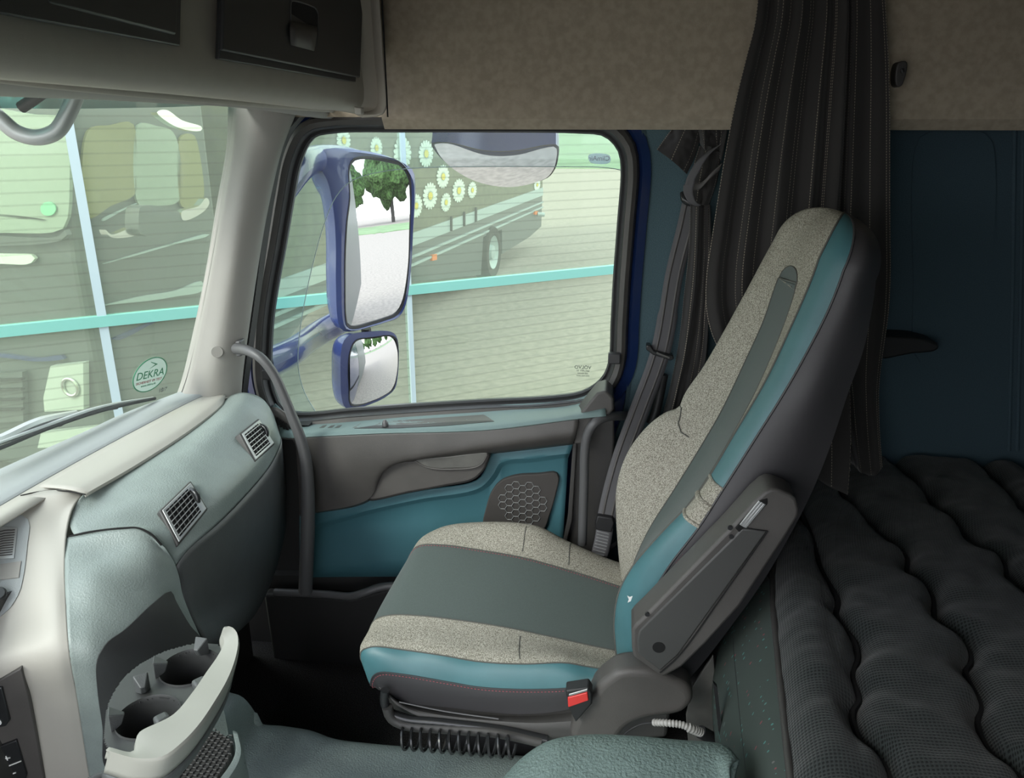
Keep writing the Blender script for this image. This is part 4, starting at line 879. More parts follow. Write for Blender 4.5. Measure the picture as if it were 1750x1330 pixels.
tube('skirt_line', Q(1.369, (682, 1200), (760, 1216), (852, 1229)), .0016, M['handle'], ST, n=6)
MB().box((-.13, 1.66, .17), (.46, .24, .26)).build('suspension_base', M['black'], ST, bevel=.02)
MB().box((-.13, 1.68, .025), (.50, .26, .05)).build('floor_plate', M['metalplate'], ST, bevel=.008)
# buckle
bk = prism('belt_buckle', Q(1.325, (966, 1181), (1006, 1175), (1012, 1186), (1012, 1204), (984, 1236), (972, 1212)), (0, .03, 0), M['black'], ST, bevel=.004)
prism('release_button', Q(1.322, (970, 1193), (1004, 1184), (1006, 1198), (971, 1210)), (0, .01, 0), M['red'], bk, bevel=.002)
prism('buckle_slot', Q(1.323, (972, 1187), (1004, 1178), (1004, 1182), (972, 1191)), (0, .008, 0), M['steel'], bk, bevel=.001)
# --- coiled hose and ribbed hose
hz = [P(684, 1262, y=1.34), P(760, 1268, y=1.33), P(880, 1278, y=1.32)]; ln = spline(hz, 200); pts = []
for i, p in enumerate(ln):
    a = i/200*2*math.pi*12; pts.append(p+V((0, math.cos(a)*.022, math.sin(a)*.022)))
tag(tube('coiled_air_hose', pts, .0035, M['blackgloss'], None, n=6, res=0), 'black coiled air hose lying under the front of the seat', 'hose')
rh_ = thing('ribbed_hose', 'short grey ribbed hose behind the seat hinge cover', 'hose', P(1170, 1245, y=1.33))
hp = spline(Q3((1116, 1235, 1.33), (1140, 1236, 1.32), (1165, 1239, 1.32), (1180, 1245, 1.32), (1200, 1253, 1.33)), 70)
tube('hose_ribs', hp, [.0062+(.0014 if (i//2) % 2 else 0) + (.002 if i > 45 else 0) for i in range(70)], M['hosegrey'], rh_, n=12, res=0)
tube('hose_collar', Q3((1197, 1251, 1.33), (1220, 1264, 1.34)), .0135, M['black'], rh_, n=14, res=6)
tube('cable', Q3((1118, 1235, 1.33), (1095, 1238, 1.335), (1070, 1252, 1.335), (1055, 1272, 1.34)), .0025, M['black'], rh_, n=8)
# ------------------------------------------------------------------ seat belt
SB = thing('seat_belt', 'grey seat belt running down the sleeper wall to a clip beside the seat', 'seat belt', P(1035, 930, y=1.92))
bl = spline(Q3((1182, 345, 2.07), (1172, 390, 2.07), (1153, 466, 2.065), (1129, 600, 2.05), (1091, 706, 2.0), (1064, 780, 1.95), (1047, 840, 1.93), (1036, 890, 1.92)), 60)
wd = []
for i, p in enumerate(bl):
    t = (bl[min(i+1, 59)]-bl[max(i-1, 0)]).normalized(); s = t.cross(V((0, 1, 0))).normalized(); wd.append(s if s.x > 0 else -s)
ribbon('webbing', bl, [.046]*20+[.052]*40, wd, M['belt'], SB, cols=5)
for o_ in (-.012, .012): ribbon('webbing_stripe', [p+s*o_+V((0, -.0016, 0)) for p, s in zip(bl, wd)], .006, wd, M['charcoal2'], SB, solid=.0004)
q = [P(a, b, y=2.035) for a, b in ((1105, 590), (1112, 591), (1118, 600), (1150, 608), (1152, 614), (1146, 617), (1116, 607), (1104, 598))]; prism('belt_guide', q, (0, .03, 0), M['blackgloss'], SB, bevel=.003)
tube('guide_bar', Q(2.03, (1122, 603), (1144, 612)), .003, M['steel'], SB, n=8)
q = Q(1.905, (1021, 882), (1047, 886), (1050, 894), (1045, 911), (1018, 906), (1017, 895)); prism('belt_stop', q, (0, .02, 0), M['black'], SB, bevel=.004)
lw = Q3((1034, 900, 1.915), (1030, 925, 1.91), (1024, 950, 1.90)); lw = spline(lw, 20); ribbon('lower_webbing', lw, .045, V((.98, 0, -.2)), M['belt'], SB, cols=5)
mb = MB()
for i in range(9):
    p = lw[2+i*2]+V((0, -.0016, 0)); mb.tube([p-V((.019, 0, -.004)), p+V((.013, 0, -.003))], .001, 5)
mb.build('webbing_stitches', M['silver'], SB)
tube('anchor_cable', Q3((1030, 952, 1.90), (1045, 935, 1.93), (1062, 925, 1.95), (1075, 930, 1.96)), .005, M['black'], SB, n=8)
tube('retractor_spring', Q3((1134, 640, 2.05), (1128, 670, 2.05), (1120, 705, 2.04), (1112, 725, 2.03)), .013, M['black'], SB, n=10)
# ------------------------------------------------------------------ curtains
CU = thing('curtain', 'black pinstriped curtain hanging gathered from the ceiling behind the seat', 'curtain', P(1440, 820, y=1.82))
Lc = [(1302, -140), (1297, -30), (1290, 40), (1275, 100), (1258, 170), (1240, 260), (1228, 330), (1217, 400), (1207, 470), (1206, 520), (1213, 560), (1225, 590), (1270, 660), (1330, 740), (1388, 812)]
Rc = [(1505, -140), (1510, -30), (1514, 40), (1517, 100), (1519, 170), (1520, 260), (1520, 330), (1520, 400), (1520, 470), (1516, 540), (1508, 600), (1502, 650), (1500, 700), (1500, 740), (1502, 790)]
A = spline(Q(1.93, *Lc), 90); Bc = spline(Q(1.93, *Rc), 90); rows = []
NCOL = 200
folds = [(0, 0), (.06, .35), (.13, -.5), (.2, .55), (.30, -.25), (.36, .9), (.47, .25), (.54, 1.0), (.60, .0), (.68, .85), (.735, -1.0), (.76, .55), (.85, .35), (.93, .55), (1, .3)]
def fold(u):
    for (a, x), (b, y) in zip(folds, folds[1:]):
        if a <= u <= b: t = (u-a)/(b-a); t = t*t*(3-2*t); return x+(y-x)*t
    return 0
for i in range(90):
    t = i/89; r = []
    for j in range(NCOL+1):
        u = j/NCOL; uu = u+.03*math.sin(3*t+u*5)*u*(1-u)*2; p = A[i].lerp(Bc[i], u)
        amp = .016+.02*t; d = fold(min(max(uu, 0), 1))*amp+.004*noise.noise(V((u*8, t*3, 3)))+.012*noise.noise(V((u*5, t*3, 9)))
        r.append(p+V((0, -d, 0)))
    rows.append(r)
# lower edge: a turned up corner resting on the mattress
for i in range(75, 90):
    k = (i-75)/14
    for j in range(NCOL+1):
        u = j/NCOL; rows[i][j] += V((0, -.03*k*math.sin(u*7), -.03*k*max(0, math.sin(u*9+.4))))
gridmesh('curtain_cloth', rows, M['curtain'], CU, solid=.0015)
tube('curtain_rail', [V((.1, 1.9, 2.19)), V((.9, 1.9, 2.19))], .012, M['charcoal'], CU, res=2)
tip = Q3((1400, 770, 1.70), (1440, 700, 1.72), (1453, 690, 1.73), (1453, 760, 1.70), (1449, 846, 1.64), (1420, 832, 1.63), (1392, 815, 1.64))
r0 = Q3((1380, 690, 1.76), (1385, 750, 1.72), (1392, 815, 1.66)); r1 = Q3((1415, 690, 1.74), (1418, 760, 1.70), (1418, 832, 1.645)); r2 = Q3((1452, 640, 1.76), (1454, 760, 1.69), (1449, 846, 1.635))
gridmesh('curtain_hem', loft([r0, r1, r2], 30, 8), M['curtain'], CU, solid=.0015)
WC = thing('side_curtain', 'small dark pinstriped window curtain knotted up beside the door', 'curtain', P(1190, 690, y=2.02))
def cloth(name, curves, parent, m=M['curtain'], amp=.006, f=9, n=40, k=10):
    r = loft(curves, n, k); nn = len(r); mm = len(r[0])
    for i in range(nn):
        for j in range(mm): r[i][j] = r[i][j]+V((0, amp*math.sin(f*j/mm*2+i/nn*2)+amp*noise.noise(V((j*.3, i*.15, f))), 0))
    return gridmesh(name, r, m, parent, solid=.0015)
cloth('cloth_flap', [Q(2.075, (1160, 206), (1140, 232), (1123, 256)), Q(2.05, (1182, 206), (1166, 240), (1150, 276)), Q(2.06, (1200, 215), (1190, 262), (1174, 298))], WC, f=3)
cloth('cloth_gather', [Q(2.06, (1186, 204), (1192, 225), (1198, 248)), Q(2.02, (1205, 204), (1206, 230), (1208, 258)), Q(2.04, (1222, 204), (1224, 235), (1225, 262)), Q(2.02, (1246, 203), (1240, 235), (1232, 275))], WC, f=8)
cloth('cloth_body', [Q(2.06, (1195, 250), (1182, 300), (1178, 340)), Q(2.02, (1215, 250), (1205, 300), (1196, 350)), Q(2.04, (1232, 262), (1225, 310), (1212, 350))], WC, f=6)
cloth('cloth_tail', [Q(2.065, (1180, 345), (1178, 420), (1170, 500), (1160, 590), (1146, 660), (1128, 730)), Q(2.03, (1193, 350), (1190, 430), (1184, 510), (1174, 590), (1160, 660), (1142, 735)), Q(2.045, (1204, 350), (1203, 430), (1198, 510), (1188, 600), (1174, 670), (1160, 730)), Q(2.03, (1214, 350), (1216, 430), (1212, 510), (1208, 600), (1196, 670), (1180, 720))], WC, f=7)
tb = spline(Q3((1222, 252, 1.99), (1200, 272, 1.985), (1184, 300, 1.985), (1176, 325, 1.99), (1184, 346, 1.995), (1194, 352, 2.0)), 40)
ribbon('tie_band', tb, [.034]*20+[.03-.0009*i for i in range(20)], [V((.85, -.1, .5)).normalized()]*24+[V((.9, -.2, .1*i/16+.1)).normalized() for i in range(16)], M['belt'], WC, cols=6)
tb = spline(Q3((1232, 285, 1.99), (1215, 300, 1.99), (1196, 318, 2.0), (1182, 318, 2.01)), 24); ribbon('tie_band', tb, .02, V((.3, -.1, .95)), M['charcoal2'], WC, cols=4)
kn = P(1173, 338, y=2.04); tube('tie_knob', [kn+V((-.008, 0, .012)), kn+V((-.004, -.01, -.004)), kn+V((.012, -.012, -.012))], .009, M['blackgloss'], WC, n=10)
# wall fittings
hk = thing('curtain_hook', 'dark hook plate on the upper lining right of the curtain', 'hook', P(1540, 148, y=1.98))
prism('hook_plate', spline(Q(1.94, (1535, 108), (1550, 105), (1548, 130), (1540, 148), (1532, 147)), 24, closed=True), (0, .04, 0), M['charcoal'], hk, bevel=.003)
tube('hook_pin', Q(1.935, (1541, 118), (1543, 124)), .004, M['black'], hk, res=3)
shf = prism('wall_pocket_handle', spline(Q(2.02, (1500, 577), (1530, 576), (1580, 580), (1606, 591), (1600, 600), (1560, 605), (1500, 612)), 40, closed=True), (0, .08, 0), M['black'], None, bevel=.006)
tag(shf, 'black tapered plastic ledge sticking out of the blue sleeper wall', 'wall handle')
# ------------------------------------------------------------------ bunk
BK = thing('bunk', 'black quilted mattress on a bunk with a dash patterned fabric front', 'bunk', V((.9, 1.0, 0)))
pipe = QZ(.69, (1362, 1400), (1352, 1330), (1341, 1230), (1330, 1120), (1322, 1030), (1323, 970), (1337, 915), (1370, 860), (1420, 810))
pipe = [p for p in pipe if p.y < 1.95]
pipe = [V((pipe[0].x-.0, -.28, .69))]+pipe+[V((pipe[-1].x+.05, 2.05, .69))]
pl = spline(pipe, 160)
def edge_x(y):
    for a, b in zip(pl, pl[1:]):
        if a.y <= y <= b.y: return a.x+(b.x-a.x)*(y-a.y)/max(b.y-a.y, 1e-6)
    return pl[0].x if y < pl[0].y else pl[-1].x
SEAMS = [[(1352, 830), (1375, 870), (1391, 907), (1405, 957), (1434, 1012), (1432, 1041), (1463, 1081), (1469, 1110), (1460, 1139), (1471, 1179), (1460, 1203), (1478, 1255), (1513, 1287), (1530, 1330), (1535, 1400)],
 [(1420, 800), (1455, 852), (1495, 890), (1524, 922), (1550, 936), (1556, 971), (1594, 1000), (1605, 1052), (1657, 1093), (1663, 1116), (1654, 1133), (1681, 1191), (1675, 1220), (1704, 1278), (1750, 1313), (1780, 1400)],
 [(1490, 765), (1536, 792), (1594, 847), (1605, 867), (1640, 890), (1675, 931), (1715, 945), (1727, 977), (1755, 1005), (1800, 1050), (1850, 1150)],
 [(1600, 765), (1669, 789), (1698, 809), (1733, 844), (1760, 875), (1800, 930)], [(1700, 765), (1740, 790), (1790, 830)]]
sp_ = [spline(QZ(.725, *s), 400) for s in SEAMS]
from mathutils.kdtree import KDTree
_pts = [p for s in sp_ for p in s]; kd = KDTree(len(_pts))
for i, q in enumerate(_pts): kd.insert((q.x, q.y, 0), i)
kd.balance()
def dseam(x, y): return kd.find((x, y, 0))[2]
rows = []; NY, NX = 330, 190
for i in range(NY):
    y = -.28+(2.065+.28)*i/(NY-1); xe = edge_x(y); r = []
    for j in range(NX):
        t = j/(NX-1); x = xe+(1.44-xe)*t**1.25; d = x-xe
        z = .742-.052*math.exp(-d/.028); z += .010*math.sin(min(d/.09, 1)*math.pi)
        ds = dseam(x, y); z -= .034*math.exp(-(ds/.013)**1.2); z -= .014*math.exp(-ds/.04)
        z += .006*noise.noise(V((x*9, y*14, 0)))+.004*noise.noise(V((x*22, y*30, 4)))+.004*math.sin(y*38+5*x)*math.exp(-ds/.05)
        r.append(V((x, y, z)))
    rows.append(r)
gridmesh('mattress', rows, M['mattress'], BK, angle=180)
for s in sp_: tube('quilt_seam', [V((p.x, p.y, .704)) for p in s if p.y < 2.07 and p.x < 1.43], .005, M['black'], BK, n=6, res=0)
tube('mattress_piping', pl, .007, M['charcoal'], BK, n=10, res=0)
mid = QZ(.50, (1262, 1400), (1250, 1330), (1236, 1235), (1226, 1150), (1232, 1100), (1262, 1040), (1300, 985), (1350, 920), (1400, 860)); mid = [p for p in mid if p.y < 1.95]; mid = [V((mid[0].x-.0, -.28, .5))]+mid+[V((mid[-1].x+.05, 2.05, .5))]
up1 = [V((p.x-.028, p.y, .655)) for p in pipe]; low = [V((p.x+.015, p.y, .30)) for p in mid]; low2 = [V((p.x+.05, p.y, .0)) for p in mid]
rows = loft([pipe, up1, mid, low, low2], 90, 8); gridmesh('bunk_front', rows, M['bunkbase'], BK, solid=.004, offset=1)
tube('front_seam', [rows[i][12]+V((-.003, 0, 0)) for i in range(90)], .0016, M['black'], BK, n=6, res=0)
q = Q(1.43, (1184, 1172), (1219, 1120), (1222, 1150), (1228, 1200), (1238, 1292), (1232, 1300), (1176, 1268), (1172, 1222)); tag(prism('seat_belt_bracket', q, (0, .006, 0), M['metalplate'], None, bevel=.002), 'dull metal plate standing between the seat hinge cover and the bunk', 'metal plate')
q = Q(1.26, (1219, 1168), (1226, 1176), (1232, 1230), (1256, 1345), (1246, 1345), (1228, 1250)); tag(prism('bunk_edge_strip', q, (0, .01, 0), M['black'], None), 'narrow black strip along the lower edge of the bunk front', 'edge strip')
tube('seat_gaiter', Q3((1175, 1172, 1.5), (1250, 1110, 1.5), (1330, 990, 1.5)), [.03, .035, .03], M['black'], ST, n=14)
# ------------------------------------------------------------------ on the windscreen
stc = P(256, 640, x=-1.17)
def xwpt(px, py, d=.004):
    p = P(px, py, x=-1.15)
    for _ in range(8): p = P(px, py, x=XW(p.y, p.z)+d)
    return p
sa, sb_, sc_ = xwpt(256, 640), xwpt(290, 632), xwpt(258, 600); ux = (sb_-sa).normalized(); uy = (sc_-sa); uy = (uy-ux*uy.dot(ux)).normalized(); n = ux.cross(uy)
if n.dot(CAM-sa) < 0: n = -n
RX = (xwpt(284, 634)-sa).length; RY = (xwpt(257, 612)-sa).length
DK = thing('inspection_sticker', 'round white and green inspection sticker low on the windscreen', 'sticker', sa-uy*RY)
def ell(rx, ry, d): return [sa+ux*rx*math.cos(t*math.pi/24)+uy*ry*math.sin(t*math.pi/24)+n*d for t in range(48)]
tube('sticker_rim', ell(RX*.97, RY*.97, .0015), .0014, M['green'], DK, n=6, closed=True, res=60); prism('sticker_face', ell(RX*.94, RY*.94, .0016), n*.0003, M['stickerwhite'], DK, smooth=False)
text_mesh('sticker_text', 'DEKRA', RX*.52, sa+uy*RY*.02+n*.0026, ux, uy, M['green'], DK, ext=.0002)
text_mesh('sticker_text', 'SICHERHEIT IM TEST', RX*.17, sa-uy*RY*.38+n*.0026, ux, uy, M['stitch'], DK, ext=.0002)
text_mesh('sticker_text', 'www.dekra.de', RX*.15, sa-uy*RY*.58+n*.0026, ux, uy, M['green'], DK, ext=.0002)
tri = [sa+ux*RX*a+uy*RY*b+n*.0026 for a, b in ((-.16, .78), (.30, .56), (-.16, .36), (-.06, .42), (.16, .57), (-.12, .72))]; prism('sticker_arrow', tri, n*.0003, M['green'], DK, smooth=False)
a, b = xwpt(277, 666), xwpt(285, 664); text_mesh('glass_mark', '18/7', .017, a+n*.002, b-a, uy, M['inkgrey'], DK, ext=.0002)
# wiper
WP = thing('windscreen_wiper', 'black and silver wiper blade lying along the bottom of the windscreen', 'wiper', xwpt(140, 720, -.03))
def wl(pts, d): return [xwpt(a, b, d) for a, b in pts]
tube('wiper_blade', wl([(-60, 787), (0, 766), (70, 737), (140, 712), (200, 695), (265, 681)], -.015), .0045, M['black'], WP, n=6)
tube('wiper_arm', wl([(-60, 770), (0, 751), (60, 724), (130, 705)], -.04), [.010, .011, .012, .006], M['steel'], WP, n=8)
tube('wiper_rail', wl([(-60, 778), (0, 757), (80, 728), (150, 703), (200, 690), (262, 680)], -.025), [.004, .005, .006, .006, .004, .003], M['silver'], WP, n=8)
tube('wiper_bridge', wl([(100, 728), (140, 708), (200, 697)], -.03), .004, M['charcoal'], WP, n=8)
# front mirror bracket outside the windscreen, sun visor
fm = tag(tube('mirror_bracket', Q3((-60, 150, 1.5), (0, 203, 1.52), (28, 226, 1.53), (62, 235, 1.54), (95, 225, 1.55), (115, 196, 1.56), (138, 140, 1.58), (150, 100, 1.6)), .016, M['silver'], None, n=14, res=60), 'grey bent tube bracket outside the top left of the windscreen', 'mirror bracket')
tag(tube('bracket_stay', Q3((36, 184, 1.50), (60, 168, 1.50), (95, 140, 1.5), (120, 110, 1.5)), .011, M['charcoal'], None, n=10), 'short dark stay clipped beside the bent tube outside the windscreen', 'stay')
vp = [(-300, 187), (-100, 186), (0, 184), (100, 185), (200, 184), (300, 182), (415, 176)]
rows = [[P(a, b, x=-1.20) for a, b in vp], [P(a, b, x=-1.20)+V((.10, 0, .07)) for a, b in vp], [P(a, b, x=-1.20)+V((.22, 0, .12)) for a, b in vp]]
vr = gridmesh('sun_visor', [spline(r, 24) for r in rows], M['visor'], None, solid=.003); tag(vr, 'dark green tinted sun visor outside across the top of the windscreen', 'sun visor')
wd_ = thing('wind_deflector', 'clear tinted wind deflector fixed outside the side window', 'wind deflector', P(500, 706, y=2.14))
do = Q(2.135, (1085, 291), (1085, 240), (1060, 205), (950, 203), (800, 203), (650, 204), (560, 206), (525, 215), (500, 280), (480, 400), (462, 500), (450, 600), (450, 660), (470, 705), (515, 728))
di = Q(2.135, (1062, 291), (1040, 287), (950, 285), (800, 285), (700, 288), (640, 296), (600, 310), (575, 335), (555, 380), (535, 450), (520, 520), (511, 580), (510, 630), (520, 670), (541, 707))
gridmesh('deflector_sheet', loft([do, di], 50, 2), M['deflector'], wd_, smooth=False)
tube('deflector_edge', Q(2.133, (1062, 291), (1040, 287), (950, 285), (800, 285), (700, 288), (640, 296), (600, 310), (575, 335), (555, 380), (535, 450), (520, 520), (511, 580), (510, 630), (520, 670), (541, 707)), .0012, M['alu'], wd_, n=6)
prism('deflector_label', spline(Q(2.132, (1006, 265), (1042, 266), (1042, 278), (1008, 277)), 24, closed=True), (0, .001, 0), M['labelwhite'], wd_, smooth=False)
text_mesh('deflector_mark', 'ClimAir', .017, P(1024, 271, y=2.130), (1, 0, 0), (0, 0, 1), M['blue'], wd_, mirror=True, ext=.0003)
# ------------------------------------------------------------------ outside mirrors
MR = thing('door_mirror', 'large blue door mirror with dark glass rim on two arms outside the window', 'mirror', P(500, 640, y=2.3))
def mplane(px, py, y, r):
    c = P(px, py, y=y); v = (c-CAM).normalized(); n = (V(r).normalized()-v).normalized(); return c, n
c, n = mplane(645, 415, 2.72, (1, .0, -.085))
gl = spline([Pp(a, b, c, n) for a, b in [(596, 290), (602, 277), (620, 272), (669, 279), (688, 285), (697, 300), (699, 325), (697, 400), (695, 454), (686, 517), (676, 534), (655, 543), (636, 549), (603, 557), (593, 553), (590, 538), (589, 480), (589, 433), (592, 380), (597, 340)]], 80, closed=True)
vs, fs = ringfill(gl, 10, n*.009); mk('mirror_glass', vs, fs, M['mirror'], MR, angle=180)
ho = spline([Pp(a, b, c+n*.004, n) for a, b in [(540, 262), (560, 254), (589, 254), (653, 264), (690, 279), (706, 292), (710, 319), (706, 400), (703, 454), (694, 520), (683, 542), (655, 553), (630, 560), (600, 567), (583, 564), (577, 545), (574, 480), (574, 420), (570, 360), (560, 310), (546, 285)]], 80, closed=True)
gi = [p+n*.006 for p in gl]; gr_ = [c+(p-c)*1.035+n*.008 for p in gl]
ringloft('glass_rim', [gl, gi, gr_, [p-n*.003 for p in gr_]], M['black'], MR)
ringloft('mirror_face', [[p-n*.002 for p in gr_], [p*.5+q*.5+n*.006 for p, q in zip(gr_, ho)], ho], M['mirrorblue'], MR)
shell('mirror_housing', ho, -n*.09+V((-.02, 0, 0)), M['mirrorblue'], MR, shrink=.55)
c2_, n2 = mplane(638, 636, 2.66, (1, .15, -.30))
g2 = spline([Pp(a, b, c2_, n2) for a, b in [(606, 584), (635, 578), (665, 575), (674, 580), (677, 592), (676, 635), (669, 664), (655, 674), (636, 683), (606, 692), (598, 688), (596, 660), (595, 635), (597, 605)]], 60, closed=True)
ML = thing('wide_angle_mirror', 'small square blue wide angle mirror hanging under the large mirror', 'mirror', c2_-V((0, 0, .12)))
vs, fs = ringfill(g2, 10, n2*.022); mk('mirror_glass', vs, fs, M['mirror'], ML, angle=180)
h2 = spline([Pp(a, b, c2_+n2*.004, n2) for a, b in [(588, 582), (600, 572), (630, 567), (668, 567), (677, 574), (681, 590), (680, 640), (675, 664), (660, 678), (636, 690), (604, 699), (590, 697), (584, 680), (582, 640), (583, 600)]], 60, closed=True)
r2_ = [c2_+(p-c2_)*1.04+n2*.007 for p in g2]; ringloft('glass_rim', [g2, [p+n2*.006 for p in g2], r2_, [p-n2*.003 for p in r2_]], M['black'], ML)
ringloft('mirror_face', [[p-n2*.002 for p in r2_], h2], M['mirrorblue'], ML)
shell('mirror_housing', h2, -n2*.085+V((0, 0, 0)), M['mirrorblue'], ML, shrink=.7)
tube('mirror_joint', [c2_+V((-.02, .01, .11)), c2_+V((-.02, .01, .16))], .018, M['charcoal'], ML, res=3)
def arm_(name, pts, w, t, m, par):
    pts = spline(pts, 24); rows = []
    for i, p in enumerate(pts):
        k = i/23; ww = w[0]+(w[1]-w[0])*k; tg = (pts[min(i+1, 23)]-pts[max(i-1, 0)]).normalized(); s = tg.cross(V((0, 0, 1)) if abs(tg.z) < .8 else V((0, 1, 0))).normalized(); o = tg.cross(s)
        rows.append([p+(s*math.cos(a*math.pi/8)*ww+o*math.sin(a*math.pi/8)*t) for a in range(17)])
    return gridmesh(name, rows, m, par)
arm_('upper_arm', Q3((478, 330, 2.18), (510, 290, 2.3), (545, 272, 2.6), (600, 275, 2.85), (640, 290, 2.85)), (.035, .035), .045, M['mirrorblue'], MR)
arm_('lower_arm', Q3((452, 625, 2.18), (500, 602, 2.4), (545, 570, 2.7), (590, 545, 2.85)), (.03, .03), .050, M['mirrorblue'], MR)
arm_('back_column', Q3((560, 300, 2.83), (580, 380, 2.85), (585, 460, 2.85), (575, 545, 2.84)), (.03, .03), .03, M['blue'], MR)
KM = thing('kerb_mirror', 'curved blue kerb mirror hung above the side window', 'mirror', P(850, 310, y=2.4))
c, n = mplane(850, 275, 2.42, (0.05, .45, -.9))
kg = spline([Pp(a, b, c, n) for a, b in [(742, 244), (770, 243), (830, 256), (880, 256), (930, 247), (948, 247), (950, 268), (943, 290), (930, 303), (880, 314), (840, 310), (800, 297), (765, 276), (748, 258)]], 60, closed=True)
vs, fs = ringfill(kg, 8, n*.02); mk('mirror_glass', vs, fs, M['mirror'], KM, angle=180)
ko = [c+(p-c)*1.04+n*.003 for p in kg]; ringloft('glass_rim', [kg, [p+n*.005 for p in kg], ko, [p-n*.006 for p in ko]], M['black'], KM)
shell('mirror_housing', ko, V((0, .05, .13)), M['mirrorblue'], KM, shrink=.75)
tube('mirror_mount', [c+V((0, .02, .10)), c+V((0, -.16, .22))], .03, M['blue'], KM, res=3)
# ------------------------------------------------------------------ outside world
GZ = -1.5
tag(box('truck_body', 1.75, 8.5, -.25, 2.16, -.6, 2.2, M['trucknavy']), 'dark box body of the own truck behind the cab, seen in the door mirror', 'truck body')
struct(box('ground', -60, 90, -60, 52, GZ-.1, GZ, M['asphalt']), 'grey asphalt yard')
struct(box('ground_grass', -60, 90, 52, 220, GZ-.1, GZ+.02, M['grass']), 'green verge beyond the yard')
tag(box('grass_verge', 42, 56, -60, 51.9, GZ, GZ+.06, M['grass']), 'strip of mown grass behind the lorry, seen in the mirror', 'grass')['kind'] = 'stuff'
def tree(x, y, h, lab):
    t = thing('tree', lab, 'tree', V((x, y, GZ)), 'trees reflected in the door mirror'); tube('trunk', [V((x, y, GZ)), V((x, y, GZ+h*.5))], h*.03, M['charcoal'], t, res=3)
    bm = bmesh.new(); bmesh.ops.create_icosphere(bm, subdivisions=4, radius=1)
    vs = []
    for v in bm.verts:
        d = v.co.normalized(); k = 1+.35*noise.noise(d*2.5+V((x, y, 0)))+.2*noise.noise(d*7+V((y, x, 0))); vs.append(V((x+d.x*h*.34*k, y+d.y*h*.34*k, GZ+h*.62+d.z*h*.38*k)))
    fs = [tuple(v.index for v in f.verts) for f in bm.faces]; bm.free(); mk('crown', vs, fs, M['leaf'], t)
for x, y, h in ((60, -2, 9), (64, 6, 12), (61, 13, 8), (66, 21, 11), (62, 30, 9)): tree(x, y, h, 'leafy green tree beyond the yard, small in the door mirror')
# glazed facade with rail and mullions in front of a solid lorry built for its reflection
FD = V((.82, .572, 0)).normalized(); FN = V((FD.y, -FD.x, 0)); FP = P(700, 480, y=5.0)
GF = thing('glass_screen', 'tall glass screen with pale posts and mint green rail across the yard', 'glass screen', V((FP.x, FP.y, GZ)))
a, b = FP-FD*7, FP+FD*11
prism('glass_pane', [V((a.x, a.y, GZ)), V((b.x, b.y, GZ)), V((b.x, b.y, 3.6)), V((a.x, a.y, 3.6))], FN*-.006, M['facade'], GF, smooth=False)
def fpt(px, py, d=.0): return Pp(px, py, FP+FN*d, FN)
for px, py, wpx in ((160, 460, 15), (699, 480, 8), (1400, 480, 8)):
    m0 = fpt(px, py, .02); w0 = wpx*(m0-CAM).dot(fwd)/F_PX/2
    o = prism('post', [V((m0.x, m0.y, GZ))-FD*w0, V((m0.x, m0.y, GZ))+FD*w0, V((m0.x, m0.y, 3.6))+FD*w0, V((m0.x, m0.y, 3.6))-FD*w0], -FN*.06, M['alu'], GF, smooth=False)
prism('rail', [fpt(-150, 573, .03), fpt(1120, 447, .03), fpt(1120, 461, .03), fpt(-150, 593, .03)][::1], -FN*.05, M['mint'], GF, smooth=False)
# lorry with daisies, solid stand-in for the truck reflected in the glass
LD = V((.148, .989, 0)).normalized(); LN = V((LD.y, -LD.x, 0)); LG = P(845, 472, z=GZ)
LR = thing('reflected_lorry', 'dark lorry with white daisies printed on its box body, modelled in place of a reflection in the glass', 'lorry', V((LG.x, LG.y, GZ)))
def L(px, py, d=0.0): return Pp(px, py, LG+LN*d, LN)
bt0, bt1 = L(705, 408), L(927, 327)
tail = L(927, 327); k0 = L(400, 470)
front_s = (L(420, 300)-LG).dot(LD); tail_s = (tail-LG).dot(LD)
def LS(s, z, d=0): return V((LG.x, LG.y, 0))+LD*s+LN*d+V((0, 0, z))
zb = (bt0.z+bt1.z)/2
prism('box_body', [LS(front_s, zb), LS(tail_s, zb), LS(tail_s, 3.0), LS(front_s, 3.0)], -LN*2.5, M['truckbox'], LR, smooth=False)
prism('side_stripe', [LS(front_s, zb-.10, .02), LS(tail_s, zb-.10, .02), LS(tail_s, zb+.09, .02), LS(front_s, zb+.09, .02)], -LN*.03, M['alu'], LR, smooth=False)
zt_ = L(925, 387).z; zs = L(740, 478).z
prism('chassis_skirt', [L(560, 495), L(822, 470), L(826, 405), L(858, 392), L(858, 434), L(905, 405), L(925, 387), LS(tail_s, zb-.1), LS(front_s, zb-.1), LS(front_s, zs)], -LN*.1, M['trucknavy'], LR, smooth=False)
for dz in (.28, .40): prism('skirt_rail', [LS(front_s, zb-dz, .03), LS(tail_s, zb-dz, .03), LS(tail_s, zb-dz+.035, .03), LS(front_s, zb-dz+.035, .03)], -LN*.03, M['alu'], LR, smooth=False)
def wheel(sc0, r=.52):
    wz = GZ+r; n = 40
    ring = lambda rr, d: [LS(sc0+math.cos(2*math.pi*k/n)*rr, wz+math.sin(2*math.pi*k/n)*rr, d) for k in range(n)]
    o = ringloft('tyre', [ring(r*.62, .03), ring(r*.7, .06), ring(r*.95, .06), ring(r, .02), ring(r, -.25)], M['tyre'], LR)
    ringloft('wheel_rim', [ring(r*.64, .05), ring(r*.58, .02), ring(r*.3, -.04), ring(r*.26, .04), ring(.01, .05)], M['alu'], o)
wheel((L(840, 440)-LG).dot(LD)); 
